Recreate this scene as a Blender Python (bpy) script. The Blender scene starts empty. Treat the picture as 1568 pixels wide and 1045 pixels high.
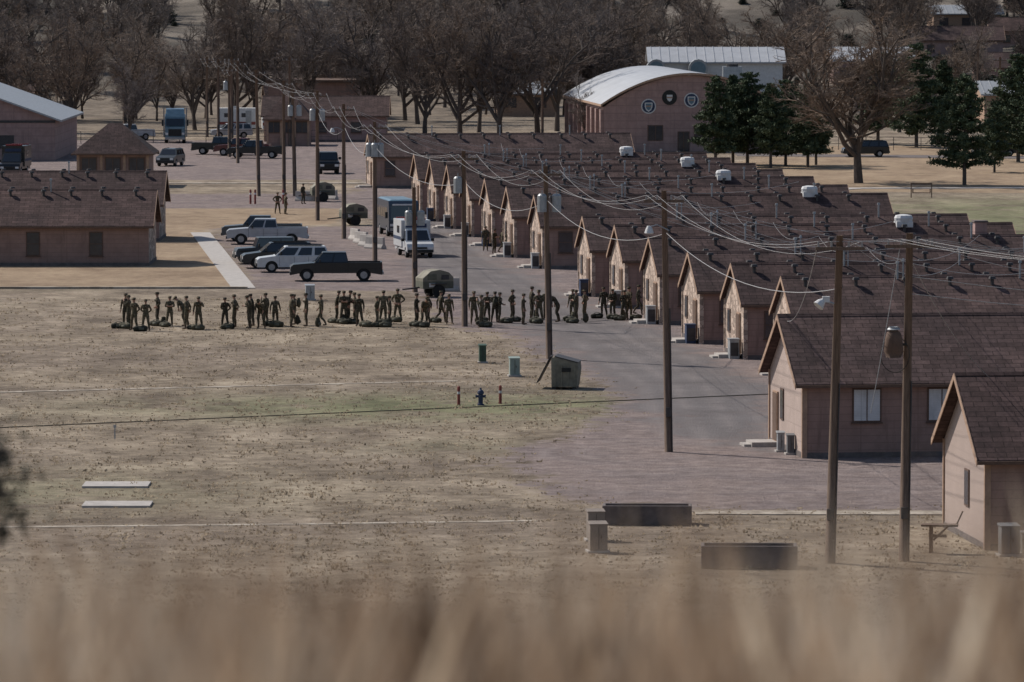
import bpy, math, random
import numpy as np
from mathutils import Vector, Matrix
random.seed(11); np.random.seed(11)
scene = bpy.context.scene
COL = scene.collection

# ------------------------------------------------------------------ materials
class NT:
    def __init__(s, name):
        s.m = bpy.data.materials.new(name); s.m.use_nodes = True
        s.t = s.m.node_tree; s.b = s.t.nodes['Principled BSDF']
        s.tc = s.t.nodes.new('ShaderNodeTexCoord').outputs['Object']
    def set(s, node, i, v):
        if v is None: return
        if isinstance(v, bpy.types.NodeSocket): s.t.links.new(v, node.inputs[i])
        else:
            if isinstance(v, tuple) and len(v) == 3 and node.inputs[i].type == 'RGBA': v = (*v, 1)
            node.inputs[i].default_value = v
    def mapping(s, scale=(1,1,1), rot=(0,0,0), vec=None):
        n = s.t.nodes.new('ShaderNodeMapping'); s.set(n, 0, vec or s.tc)
        n.inputs['Scale'].default_value = scale; n.inputs['Rotation'].default_value = rot
        return n.outputs[0]
    def noise(s, scale, detail=4, rough=.6, vec=None, col=False):
        n = s.t.nodes.new('ShaderNodeTexNoise'); s.set(n, 'Vector', vec or s.tc)
        n.inputs['Scale'].default_value = scale; n.inputs['Detail'].default_value = detail
        n.inputs['Roughness'].default_value = rough
        return n.outputs['Color' if col else 'Fac']
    def ramp(s, fac, stops, interp='LINEAR'):
        n = s.t.nodes.new('ShaderNodeValToRGB'); s.set(n, 0, fac)
        e = n.color_ramp.elements; n.color_ramp.interpolation = interp
        while len(e) < len(stops): e.new(.5)
        for el, (p, c) in zip(e, stops):
            el.position = p; el.color = (*c, 1) if len(c) == 3 else c
        return n.outputs[0]
    def mix(s, fac, a, b, mode='MIX'):
        n = s.t.nodes.new('ShaderNodeMix'); n.data_type = 'RGBA'; n.blend_type = mode
        s.set(n, 0, fac); s.set(n, 6, a); s.set(n, 7, b)
        return n.outputs[2]
    def math(s, op, a, b=None, c=None, clamp=False):
        n = s.t.nodes.new('ShaderNodeMath'); n.operation = op; n.use_clamp = clamp
        s.set(n, 0, a)
        if b is not None: s.set(n, 1, b)
        if c is not None: s.set(n, 2, c)
        return n.outputs[0]
    def attr(s, name, out='Fac'):
        n = s.t.nodes.new('ShaderNodeAttribute'); n.attribute_name = name
        return n.outputs[out]
    def rnd(s): return s.t.nodes.new('ShaderNodeObjectInfo').outputs['Random']
    def smooth(s, v, a, b):
        n = s.t.nodes.new('ShaderNodeMapRange'); n.interpolation_type = 'SMOOTHSTEP'
        s.set(n, 0, v); n.inputs[1].default_value = a; n.inputs[2].default_value = b
        return n.outputs[0]
    def bump(s, h, strength=.3, dist=.05):
        n = s.t.nodes.new('ShaderNodeBump'); s.set(n, 'Height', h)
        n.inputs['Strength'].default_value = strength; n.inputs['Distance'].default_value = dist
        s.t.links.new(n.outputs[0], s.b.inputs['Normal'])
    def translucent(s, col, f):
        t = s.t.nodes.new('ShaderNodeBsdfTranslucent'); s.t.links.new(col, t.inputs[0])
        mx = s.t.nodes.new('ShaderNodeMixShader'); mx.inputs[0].default_value = f
        s.t.links.new(s.b.outputs[0], mx.inputs[1]); s.t.links.new(t.outputs[0], mx.inputs[2])
        s.t.links.new(mx.outputs[0], s.t.nodes['Material Output'].inputs[0])
    def out(s, col, rough=.85, metal=0, spec=.3):
        s.set(s.b, 'Base Color', col); s.set(s.b, 'Roughness', rough); s.set(s.b, 'Metallic', metal)
        s.b.inputs['Specular IOR Level'].default_value = spec
        return s.m

def simple(name, c, var=.25, scale=3, rough=.8, metal=0, spec=.3, detail=4, bump=0):
    k = NT(name)
    lo = tuple(x*(1-var) for x in c); hi = tuple(min(1, x*(1+var)) for x in c)
    n = k.noise(scale, detail, .65)
    if bump: k.bump(n, bump, .03)
    return k.out(k.ramp(n, [(.3, lo), (.7, hi)]), rough, metal, spec)

def roof_mat(name, c):
    k = NT(name)
    v = k.mapping((1, 1.15, 0))
    br = k.t.nodes.new('ShaderNodeTexBrick'); k.set(br, 'Vector', v)
    br.inputs['Scale'].default_value = 1; br.inputs['Brick Width'].default_value = .7
    br.inputs['Row Height'].default_value = .3; br.inputs['Mortar Size'].default_value = .02
    br.inputs['Mortar Smooth'].default_value = .3
    br.inputs['Color1'].default_value = (*[x*.76 for x in c], 1); br.inputs['Color2'].default_value = (*[x*1.24 for x in c], 1)
    br.inputs['Mortar'].default_value = (*[x*.4 for x in c], 1)
    n = k.noise(.35, 5, .65); n2 = k.noise(6, 4, .7); n3 = k.noise(1, 4, .65, k.mapping((2.2,.35,.35)))
    col = k.mix(1, br.outputs[0], k.ramp(n, [(.3, (.65,.65,.68)), (.7, (1.22,1.15,1.12))]), 'MULTIPLY')
    col = k.mix(1, col, k.ramp(n2, [(.3, (.7,.7,.7)), (.7, (1.2,1.2,1.2))]), 'MULTIPLY')
    col = k.mix(.6, col, k.ramp(n3, [(.35, (.7,.7,.7)), (.65, (1.15,1.15,1.15))]), 'MULTIPLY')
    col = k.mix(1, col, k.ramp(k.rnd(), [(0,(.85,.85,.87)),(1,(1.13,1.1,1.08))]), 'MULTIPLY')
    return k.out(col, .92, 0, .15)

def stone_mat(name, c):
    k = NT(name)
    v = k.mapping((1, 1, 1.6))
    vo = k.t.nodes.new('ShaderNodeTexVoronoi'); vo.feature = 'F1'; k.set(vo, 'Vector', v); vo.inputs['Scale'].default_value = 2.2
    ed = k.t.nodes.new('ShaderNodeTexVoronoi'); ed.feature = 'DISTANCE_TO_EDGE'; k.set(ed, 'Vector', v); ed.inputs['Scale'].default_value = 2.2
    sep = k.t.nodes.new('ShaderNodeSeparateColor'); k.t.links.new(vo.outputs['Color'], sep.inputs[0])
    col = k.ramp(sep.outputs[0], [(.0, tuple(x*.5 for x in c)), (.5, c), (1, tuple(min(1,x*1.35) for x in c))])
    f = k.smooth(ed.outputs['Distance'], .01, .06)
    col = k.mix(f, (c[0]*.5, c[1]*.45, c[2]*.45), col)
    col = k.mix(.5, col, k.ramp(k.noise(5, 4, .7), [(.3,(.6,.6,.6)),(.7,(1.2,1.2,1.2))]), 'MULTIPLY')
    k.bump(ed.outputs['Distance'], .4, .05)
    return k.out(col, .9)

def siding_mat(name, c, pitch=3.3):
    k = NT(name)
    sx = k.t.nodes.new('ShaderNodeSeparateXYZ'); k.t.links.new(k.tc, sx.inputs[0])
    z = k.math('FRACT', k.math('MULTIPLY', sx.outputs[2], pitch))
    line = k.smooth(z, 0, .12)
    px = k.math('FRACT', k.math('MULTIPLY', sx.outputs[0], .41))
    pl = k.smooth(px, 0, .02)
    n = k.noise(1.2, 5, .65)
    col = k.ramp(n, [(.3, tuple(x*.8 for x in c)), (.7, tuple(x*1.15 for x in c))])
    col = k.mix(k.math('MULTIPLY', line, pl), tuple(x*.66 for x in c), col)
    st = k.noise(.8, 5, .7, k.mapping((3, 3, .4)))
    col = k.mix(k.smooth(st, .5, .75), col, tuple(x*.7 for x in c))
    return k.out(col, .85)

M = {}
M['roof'] = roof_mat('roof_shingle', (.084, .058, .055))
M['roof2'] = roof_mat('roof_shingle_worn', (.097, .069, .065))
M['stone'] = stone_mat('stone_gable', (.45, .35, .285))
M['stucco'] = siding_mat('stucco_gable', (.49, .385, .34), 1.6)
M['brown'] = siding_mat('brown_siding', (.285, .185, .155))
M['trim'] = simple('trim_wood', (.12, .075, .055), .2, 4)
M['rake'] = simple('rake_board', (.34, .225, .16), .2, 4)
M['glass'] = simple('window_glass', (.03, .035, .045), .3, 2, .15, 0, .6)
M['blind'] = siding_mat('window_blind', (.55, .55, .56), 14)
M['frame'] = simple('window_frame', (.11, .07, .055), .2, 5)
M['white'] = simple('white_paint', (.56, .56, .56), .12, 3, .6)
M['concrete'] = simple('concrete', (.38, .35, .325), .2, 2.5, .9, bump=.2)
M['concrete_d'] = simple('concrete_weathered', (.125, .105, .10), .35, 1.6, .9, bump=.2)
M['metalgrey'] = simple('galvanised', (.32, .33, .34), .2, 4, .5, .3)
M['darkmetal'] = simple('dark_metal', (.06, .055, .055), .3, 4, .6, .2)
M['insul'] = simple('insulator', (.3, .27, .25), .2, 8, .4)
k = NT('pole_wood')
n = k.noise(3, 5, .7, k.mapping((6, 6, .5)))
M['wood'] = k.out(k.ramp(n, [(.3, (.085,.056,.042)), (.7, (.20,.14,.105))]), .9)
M['wire'] = simple('wire_aluminium', (.32, .31, .31), .1, 4, .5, .2)
M['dark_line'] = simple('black_line', (.06, .052, .045), .1, 4, .8)
M['metalroof'] = simple('metal_roof', (.35, .36, .38), .1, .6, .55, 0.1)
M['pink'] = siding_mat('pink_block_wall', (.33, .22, .20), 1.2)
M['dkgreen'] = simple('dark_green_paint', (.05, .085, .06), .2, 4, .6)
M['ltgreen'] = simple('utility_green', (.24, .29, .26), .1, 4, .6)
M['olive'] = simple('olive_paint', (.11, .11, .085), .25, 3, .8)
M['dump'] = simple('dumpster_paint', (.20, .185, .145), .3, 2.5, .8)
M['red'] = simple('red_paint', (.22, .06, .05), .25, 6, .7)
M['navy'] = simple('navy_paint', (.03, .045, .09), .25, 6, .6)
M['tyre'] = simple('tyre', (.02, .02, .02), .3, 6, .9)
M['rim'] = simple('rim', (.3, .3, .31), .2, 6, .4, .6)
M['carglass'] = simple('car_glass', (.012, .015, .02), .1, 3, .06, 0, .8)
M['lamp'] = simple('headlamp', (.6, .6, .6), .1, 3, .2)
M['tail'] = simple('tail_lamp', (.25, .02, .02), .1, 3, .3)
M['black'] = simple('black_plastic', (.02, .02, .02), .2, 5, .6)
def paint(n_, c): return simple(n_, c, .12, 2.5, .28, 0, .5)
M['p_black'] = paint('paint_black', (.009, .011, .014)); M['p_white'] = paint('paint_white', (.50, .51, .52))
M['p_silver'] = paint('paint_silver', (.36, .37, .39)); M['p_navy'] = paint('paint_navy', (.02, .035, .06))
M['p_grey'] = paint('paint_grey', (.05, .058, .066)); M['p_blue'] = paint('paint_blue', (.1, .17, .22)); M['p_red'] = paint('paint_red', (.10, .025, .025))
k = NT('bark'); n = k.noise(4, 5, .7, k.mapping((3, 3, .6)))
M['bark'] = k.out(k.ramp(n, [(.3, (.055,.044,.039)), (.7, (.125,.10,.086))]), .95)
def twigm(nm, a, b):
    k = NT(nm); n = k.noise(.5, 3, .6)
    c1 = k.ramp(n, [(.3, a), (.7, b)])
    return k.out(k.mix(1, c1, k.ramp(k.rnd(), [(0,(.75,.73,.75)),(.5,(1,.98,.96)),(1,(1.3,1.22,1.1))]), 'MULTIPLY'), .95)
M['twig'] = twigm('twigs', (.12,.095,.082), (.20,.16,.138))  # both twig tones lightened: distance haze is put into their colour
M['twig2'] = twigm('twigs_pale', (.17,.142,.127), (.27,.23,.207))
def needle(nm, a, b):
    k = NT(nm); n = k.noise(1.6, 5, .7)
    return k.out(k.ramp(n, [(.35, a), (.65, b)]), .8, 0, .2)
M['needle'] = needle('pine_needles', (.022,.038,.022), (.105,.13,.068))
M['needle_d'] = needle('juniper_needles', (.030,.036,.030), (.065,.073,.054))
k = NT('camouflage')
n1 = k.noise(9, 3, .5); n2 = k.noise(13, 2, .5, k.mapping((1,1,1), (1,2,3)))
c_ = k.mix(k.smooth(n1, .48, .52), (.066,.062,.044), (.13,.108,.08))
c_ = k.mix(k.smooth(n2, .56, .6), c_, (.04,.032,.024))
c_ = k.mix(1, c_, k.ramp(k.rnd(), [(0,(.6,.6,.62)),(1,(1.35,1.3,1.2))]), 'MULTIPLY')
M['camo'] = k.out(c_, .95, 0, .1)
M['skin'] = simple('skin', (.36, .21, .15), .1, 6, .6); M['boot'] = simple('boot_suede', (.10, .07, .05), .2, 8, .9)
M['hair'] = simple('hair', (.03, .02, .015), .2, 9, .9)
k = NT('duffel_canvas'); c_ = k.ramp(k.noise(4,4,.6), [(.3,(.03,.03,.024)),(.7,(.055,.055,.042))])
M['bag'] = k.out(k.mix(1, c_, k.ramp(k.rnd(), [(0,(.7,.7,.7)),(1,(1.9,1.75,1.5))]), 'MULTIPLY'), .95)

# ------------------------------------------------------------------ mesh builder
class MB:
    def __init__(s): s.v = []; s.f = []; s.m = []
    def add(s, vs, fs, mat=0, T=None):
        o = len(s.v)
        s.v += [tuple(T @ Vector(v)) if T is not None else tuple(v) for v in vs]
        s.f += [tuple(i+o for i in f) for f in fs]
        s.m += [mat]*len(fs)
    def box(s, a, b, mat=0, T=None):
        x0,y0,z0 = a; x1,y1,z1 = b
        vs = [(x0,y0,z0),(x1,y0,z0),(x1,y1,z0),(x0,y1,z0),(x0,y0,z1),(x1,y0,z1),(x1,y1,z1),(x0,y1,z1)]
        s.add(vs, [(0,3,2,1),(4,5,6,7),(0,1,5,4),(1,2,6,5),(2,3,7,6),(3,0,4,7)], mat, T)
    def hexa(s, vs, mat=0, T=None):
        s.add(vs, [(0,3,2,1),(4,5,6,7),(0,1,5,4),(1,2,6,5),(2,3,7,6),(3,0,4,7)], mat, T)
    def tube(s, pts, rad, n=6, mat=0, cap=True):
        o = len(s.v); pts = [Vector(p) for p in pts]; N = len(pts)
        for i, p in enumerate(pts):
            d = (pts[min(i+1, N-1)] - pts[max(i-1, 0)])
            if d.length < 1e-6: d = Vector((0,0,1))
            d.normalize()
            a = d.cross(Vector((0,0,1)) if abs(d.z) < .9 else Vector((1,0,0))).normalized(); b = d.cross(a)
            for k_ in range(n):
                t = 2*math.pi*k_/n
                s.v.append(tuple(p + (a*math.cos(t) + b*math.sin(t))*rad[i]))
        for i in range(N-1):
            for k_ in range(n):
                k2 = (k_+1) % n
                s.f.append((o+i*n+k_, o+i*n+k2, o+(i+1)*n+k2, o+(i+1)*n+k_)); s.m.append(mat)
        if cap:
            s.f.append(tuple(o+k_ for k_ in range(n))); s.m.append(mat)
            s.f.append(tuple(o+(N-1)*n+k_ for k_ in reversed(range(n)))); s.m.append(mat)
    def extr(s, prof, y0, y1, mat=0, T=None):
        n = len(prof)
        vs = [(x, y0, z) for x, z in prof] + [(x, y1, z) for x, z in prof]
        fs = [tuple(range(n)), tuple(reversed(range(n, 2*n)))]
        fs += [((i+1) % n, i, n+i, n+(i+1) % n) for i in range(n)]
        s.add(vs, fs, mat, T)
    def sphere(s, c, r, mat=0, n=10, m=7, sc=(1,1,1), T=None):
        vs = []; fs = []
        for j in range(m+1):
            ph = math.pi*j/m
            for i in range(n):
                t = 2*math.pi*i/n
                vs.append((c[0]+r*sc[0]*math.sin(ph)*math.cos(t), c[1]+r*sc[1]*math.sin(ph)*math.sin(t), c[2]+r*sc[2]*math.cos(ph)))
        for j in range(m):
            for i in range(n):
                i2 = (i+1) % n
                fs.append((j*n+i, (j+1)*n+i, (j+1)*n+i2, j*n+i2))
        s.add(vs, fs, mat, T)
    def mesh(s, name, mats, smooth=False):
        me = bpy.data.meshes.new(name); me.from_pydata(s.v, [], s.f)
        for m_ in mats: me.materials.append(M[m_] if isinstance(m_, str) else m_)
        me.polygons.foreach_set('material_index', s.m)
        if smooth: me.polygons.foreach_set('use_smooth', [True]*len(s.f))
        me.update(); return me

def obj(name, me, loc=(0,0,0), rz=0, parent=None, scale=None):
    o = bpy.data.objects.new(name, me); COL.objects.link(o)
    o.location = loc; o.rotation_euler = (0,0,rz)
    if scale: o.scale = scale if isinstance(scale, tuple) else (scale,)*3
    if parent: o.parent = parent
    return o
def empty(name, loc=(0,0,0), rz=0):
    o = obj(name, None, loc, rz); o.empty_display_size = .5; return o
def bevel(o, w=.02, seg=2, ang=35):
    b = o.modifiers.new('bevel', 'BEVEL'); b.width = w; b.segments = seg; b.limit_method = 'ANGLE'; b.angle_limit = math.radians(ang)

# ------------------------------------------------------------------ terrain
def terr(x, y):
    x = np.asarray(x, float); y = np.asarray(y, float)
    near = np.interp(y, [-400, 0, 6, 9, 20, 60, 105, 125], [24, 19.6, 19.4, 19.23, 17.6, 9.4, .8, 0])
    far = np.interp(y, [775, 850, 1000, 1300, 1700, 2400, 5000], [0, 3.0, 13.5, 48, 110, 230, 330])
    w = np.clip((y-800)/300, 0, 1)
    und = w*(5*np.sin(x*.013+y*.004)+4*np.sin(x*.037-y*.011+1)+2*np.sin(x*.09+y*.05))
    return near + far + und
def gz(x, y): return float(terr(x, y))

def sdist(px, py, poly):
    d = np.full(px.shape, 1e9); inside = np.zeros(px.shape, bool)
    n = len(poly)
    for i in range(n):
        ax, ay = poly[i]; bx, by = poly[(i+1) % n]
        ex, ey = bx-ax, by-ay; wx, wy = px-ax, py-ay
        t = np.clip((wx*ex+wy*ey)/(ex*ex+ey*ey), 0, 1)
        d = np.minimum(d, (wx-ex*t)**2 + (wy-ey*t)**2)
        c = ((ay > py) != (by > py)) & (px < (bx-ax)*(py-ay)/((by-ay) if by != ay else 1e-9) + ax)
        inside ^= c
    d = np.sqrt(d); return np.where(inside, d, -d)

GRAVEL = [(-14.2,478),(-9.4,447),(-22.5,442),(-22,426),(-16.1,361),(-5.9,357),(-3.5,324),(-.5,317),(2.5,292),(4.5,279),
          (4.8,266),(3.4,253),(0,242),(-.3,234),(2.2,219),(6.8,215.6),(16,214.5),(90,213),(90,300),(42,305),(36,345),(24,480),(17,540),(-9,540),(-9,660),(-80,660),(-80,541),(-14,541),(-14,508),(-85,508),(-85,480)]
ASPH = [(-9.5,478),(-6.6,478),(-1.1,394),(3.6,355),(8,323.5),(12.7,279),(11.1,241),(7.3,250),(5.4,274),(2.9,302),(.6,320),(-3.9,362),(-7,394)]
TAN = [(-70,361.5),(-16.6,361.5),(-24,440),(-14,450),(-14,478),(-85,478)]
TAN2 = [(22,515),(90,500),(90,640),(30,640),(20,560)]
def masks(x, y):
    g = np.clip(sdist(x, y, GRAVEL), -4, 4); a = np.clip(sdist(x, y, ASPH), -4, 4)
    tn = np.clip(np.maximum(sdist(x, y, TAN), sdist(x, y, TAN2)), -4, 4)
    gr = 1.2*np.exp(-(((x+3)/14)**2 + ((y-265)/8)**2)) + 1.2*np.exp(-(((x-46)/22)**2 + ((y-450)/48)**4)) + .5*np.exp(-(((x+19)/9)**2+((y-222)/9)**2)) + .35*np.exp(-(((x+2)/6)**2+((y-243)/5)**2))
    r = np.hypot(x-8.2, y-240)
    tr = np.where((x < 9), np.exp(-((r-5.4)/.2)**2)+np.exp(-((r-6.9)/.2)**2)+.7*np.exp(-((r-4.3)/.18)**2), 0)
    for off in (-2.2, -.6, .9, 2.4):
        cx = np.interp(y, [215,240,279,323,394,478], [12, 9, 8.6, 4.6, -4, -8])
        tr = tr + .6*np.exp(-((x-cx-off)/.3)**2)*((y > 236) & (y < 470))
    for yo in (222, 224.2, 229.5, 231.5):
        tr = tr + .6*np.exp(-((y-yo-.6*np.sin(x*.15))/.5)**2)*(x > 2)
    return g, a, tn, gr, tr

xs = np.concatenate([np.linspace(-3000,-200,15), np.linspace(-180,-74,22), np.arange(-70,70.01,.35), np.linspace(74,180,22), np.linspace(200,3000,15)])
ys = np.concatenate([np.arange(-300,0,25), np.arange(0,24,1), np.arange(24,180,4), np.arange(180,560,.5), np.arange(560,900,2.5), np.arange(900,1400,12), np.arange(1400,5001,150)])
X, Y = np.meshgrid(xs, ys)
Z = terr(X, Y)
nx, ny = len(xs), len(ys)
co = np.stack([X.ravel(), Y.ravel(), Z.ravel()], 1).astype(np.float32)
idx = np.arange(nx*ny).reshape(ny, nx)
q = np.stack([idx[:-1,:-1].ravel(), idx[:-1,1:].ravel(), idx[1:,1:].ravel(), idx[1:,:-1].ravel()], 1)
def np_mesh(name, co, faces, mats, smooth=False):
    me = bpy.data.meshes.new(name); nv = len(co); nf, k_ = faces.shape
    me.vertices.add(nv); me.vertices.foreach_set('co', np.ascontiguousarray(co, np.float32).ravel())
    me.loops.add(nf*k_); me.loops.foreach_set('vertex_index', np.ascontiguousarray(faces, np.int32).ravel())
    me.polygons.add(nf); me.polygons.foreach_set('loop_start', np.arange(0, nf*k_, k_, dtype=np.int32))
    me.polygons.foreach_set('loop_total', np.full(nf, k_, np.int32))
    if smooth: me.polygons.foreach_set('use_smooth', np.ones(nf, bool))
    for m_ in mats: me.materials.append(M[m_] if isinstance(m_, str) else m_)
    me.update(calc_edges=True); me.validate(); return me
k = NT('ground')
n1 = k.noise(.22, 6, .66); n2 = k.noise(1.1, 6, .7); n3 = k.noise(9, 4, .75); nb = k.noise(.045, 3, .55)
nst = k.noise(.5, 6, .65, k.mapping((.55, .22, 1)))
mm = k.math('ADD', k.math('ADD', k.math('MULTIPLY', n1, .3), k.math('MULTIPLY', n2, .35)), k.math('MULTIPLY', nst, .35))
grass = k.ramp(mm, [(.41, (.155,.122,.092)), (.465, (.235,.188,.14)), (.52, (.315,.255,.19)), (.585, (.45,.37,.28))])
grass = k.mix(k.smooth(nb, .4, .65), grass, k.mix(1, grass, (.82,.81,.84), 'MULTIPLY'))
grass = k.mix(k.smooth(n3, .50, .62), grass, k.mix(1, grass, (.68,.67,.66), 'MULTIPLY'))
tan = k.ramp(mm, [(.42, (.24,.172,.118)), (.58, (.40,.30,.205))])
green = k.ramp(mm, [(.42, (.115,.12,.066)), (.58, (.245,.238,.14))])
gn = k.math('ADD', k.math('MULTIPLY', n2, .5), k.math('MULTIPLY', n3, .5))
grav = k.ramp(gn, [(.40, (.165,.128,.117)), (.5, (.25,.198,.182)), (.60, (.35,.285,.26))])
grav = k.mix(k.smooth(n1, .42, .60), grav, k.mix(1, grav, (.82,.83,.86), 'MULTIPLY'))
asph = k.ramp(k.math('ADD', k.math('MULTIPLY', n1, .6), k.math('MULTIPLY', n3, .4)), [(.38, (.118,.108,.108)), (.62, (.195,.18,.178))])
jit = k.math('ADD', k.math('MULTIPLY', k.math('SUBTRACT', n1, .5), 8), k.math('MULTIPLY', k.math('SUBTRACT', n2, .5), 6))
def edge(name, w, j=1.0):
    return k.smooth(k.math('ADD', k.attr(name), k.math('MULTIPLY', jit, j)), -w, w)
c = k.mix(edge('tan', .4, .3), grass, tan)
gm = k.math('MULTIPLY', k.attr('green'), k.smooth(n1, .34, .54), clamp=True)
c = k.mix(k.math('MULTIPLY', gm, .95), c, green)
gf = edge('gravel', .6, 1.0)
c = k.mix(gf, c, grav)
c = k.mix(k.math('MULTIPLY', edge('asphalt', 1.2, 1.0), .85), c, asph)
trk = k.math('MULTIPLY', k.math('MULTIPLY', k.attr('tracks'), k.smooth(n1, .38, .58)), k.math('MULTIPLY', gf, .4), clamp=True)
c = k.mix(trk, c, (.36,.31,.29))
sx = k.t.nodes.new('ShaderNodeSeparateXYZ'); k.t.links.new(k.tc, sx.inputs[0])
wood = k.smooth(k.math('ADD', sx.outputs[1], k.math('MULTIPLY', jit, 6)), 665, 730)
c = k.mix(wood, c, k.ramp(mm, [(.44, (.13,.107,.086)), (.56, (.25,.205,.16))]))
hn = k.noise(.025, 5, .62)
hill = k.smooth(sx.outputs[1], 790, 850)
c = k.mix(hill, c, k.ramp(hn, [(.40, (.065,.058,.05)), (.50, (.11,.095,.08)), (.62, (.24,.205,.17))]))
k.bump(k.math('ADD', n2, n3), .8, .15)
M['ground'] = k.out(c, .95, 0, .1)
gme = np_mesh('ground', co, q, ['ground'], True)
for nm, arr in zip(['gravel','asphalt','tan','green','tracks'], masks(co[:,0].astype(float), co[:,1].astype(float))):
    a = gme.attributes.new(nm, 'FLOAT', 'POINT'); a.data.foreach_set('value', np.asarray(arr, np.float32))
obj('ground', gme)

def grass_mesh(name, px, py, h, w, mat, blades=3, lean=.5, zoff=0, col=None):
    n = len(px); base = np.stack([px, py, terr(px, py)+zoff], 1)
    V = []; 
    for b in range(blades):
        th = np.random.rand(n)*2*np.pi; ph = np.random.rand(n)*2*np.pi
        off = np.stack([np.cos(ph), np.sin(ph), np.zeros(n)], 1)*(np.random.rand(n)*w*2)[:,None]
        d = np.stack([np.cos(th), np.sin(th), np.zeros(n)], 1)*w[:,None]
        hh = h*(.6+.6*np.random.rand(n))
        ln = np.stack([np.cos(ph), np.sin(ph), np.zeros(n)], 1)*(hh*lean*np.random.rand(n))[:,None]
        mid = base+off+ln*.35+np.stack([0*hh,0*hh,hh*.55],1)
        top = base+off+ln+np.stack([0*hh,0*hh,hh],1)
        V += [base+off-d*.5, base+off+d*.5, mid+d*.42, top, mid-d*.42]
    V = np.concatenate([v[:,None,:] for v in V], 1).reshape(-1, 3)
    F = (np.arange(n*blades)*5)[:,None] + np.arange(5)[None,:]
    me = np_mesh(name, V, F, [mat])
    if col is not None:
        a = me.attributes.new('tint', 'FLOAT', 'POINT'); a.data.foreach_set('value', np.repeat(col, blades*5).astype(np.float32))
    return me
k = NT('dry_tufts')
tc = k.ramp(k.attr('tint'), [(0, (.18,.142,.10)), (.5, (.33,.265,.195)), (1, (.48,.395,.295))])
k.translucent(tc, .45); M['tuft'] = k.out(tc, .95, 0, .1)
N = 52000
ty = 178 + (350-178)*np.random.rand(N)**1.35; tx = (np.random.rand(N)*2-1)*(ty*.1+5)
g, a, tn, gr, tr = masks(tx, ty)
keep = (g < -.2+np.random.randn(N)*1.2)
tx, ty = tx[keep], ty[keep]
clump = .5+.5*np.sin(tx*1.1+3*np.sin(ty*.31))*np.sin(ty*.6+2*np.sin(tx*.7))
keep = np.random.rand(len(tx)) < .15+.85*clump
tx, ty, clump = tx[keep], ty[keep], clump[keep]
n_ = len(tx)
obj('dry_field_grass', grass_mesh('dry_field_grass', tx, ty, .03+.07*np.random.rand(n_)*(.4+clump), .04+.06*np.random.rand(n_), 'tuft', 3, 1.1, 0, np.clip(.1+.8*np.random.rand(n_),0,1)))

k = NT('tall_grass')
tc = k.ramp(k.attr('tint'), [(0, (.14,.09,.055)), (.4, (.34,.235,.16)), (.75, (.52,.40,.29)), (1, (.74,.64,.52))])
k.translucent(tc, .45); M['tall'] = k.out(tc, .9, 0, .1)
N = 30000
ty = 6.2+7.5*np.random.rand(N); tx = (np.random.rand(N)*2-1)*(2.2+ty*.25)
pat = .5+.3*np.sin(tx*4.1+1.3*ty)+.2*np.sin(tx*9.7-ty*2.1+1)
pat2 = .5+.5*np.sin(tx*9.3+ty*.6+.5)*np.sin(tx*4.1+2)
hh = .385+.27*pat*np.random.rand(N)**.6+.14*np.random.rand(N)
hh = hh + np.maximum(0, np.minimum(ty,12)-9)*.035 - np.maximum(0, 8.5-ty)*.03
obj('tall_dry_grass', grass_mesh('tall_dry_grass', tx, ty, hh, .006+.012*np.random.rand(N), 'tall', 2, .45, 0, np.clip(.02+1.15*pat2*np.random.rand(N)**.4+.12*np.random.rand(N),0,1)))

# ------------------------------------------------------------------ slabs / paths
def slab(name, pts, z=.04, mat='concrete'):
    mb = MB(); n = len(pts)
    vs = [(x,y,-.1) for x,y in pts]+[(x,y,z) for x,y in pts]
    fs = [tuple(range(n,2*n))]+[(i,(i+1)%n,n+(i+1)%n,n+i) for i in range(n)]
    mb.add(vs, fs); return obj(name, mb.mesh(name, [mat]))
slab('concrete_footpath', [(-17.8,361),(-16.3,361),(-23.1,435),(-24.6,435)], .05)
k = NT('worn_path'); n = k.noise(.9, 6, .7)
M['pathd'] = k.out(k.ramp(n, [(.42,(.22,.18,.14)),(.58,(.42,.365,.30))]), .95)
slab('narrow_footpath', [(-60,262.2),(-24.7,273.6),(-2.7,281),(-2.7,281.6),(-24.7,274.2),(-60,262.8)], .02, 'pathd')
slab('concrete_footpath', [(6.9,213.0),(40,212.4),(40,214.0),(6.9,214.4)], .04, 'pathd')
slab('narrow_footpath', [(-40,206),(-8,209.2),(1,210.5),(1,211.0),(-8,209.7),(-40,206.6)], .015, 'pathd')
slab('concrete_pad', [(-17.0,223.9),(-14.4,223.9),(-14.4,226.0),(-17.0,226.0)], .08, 'concrete')
slab('concrete_pad', [(-16.4,215.8),(-13.8,215.8),(-13.8,217.8),(-16.4,217.8)], .08, 'concrete')
slab('concrete_footpath', [(27,512),(32,519),(62,521),(62,523),(31,521),(25.5,513)], .05)
slab('concrete_curb', [(-60,360.6),(-16.8,360.6),(-16.8,361.0),(-60,361.0)], .13, 'pathd')
slab('concrete_footpath', [(-34,531),(-12,531),(-12,533),(-34,533)], .05, 'pathd')
slab('gravel_road', [(24,606),(90,588),(90,596),(24,614)], .03, 'concrete_d')

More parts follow.
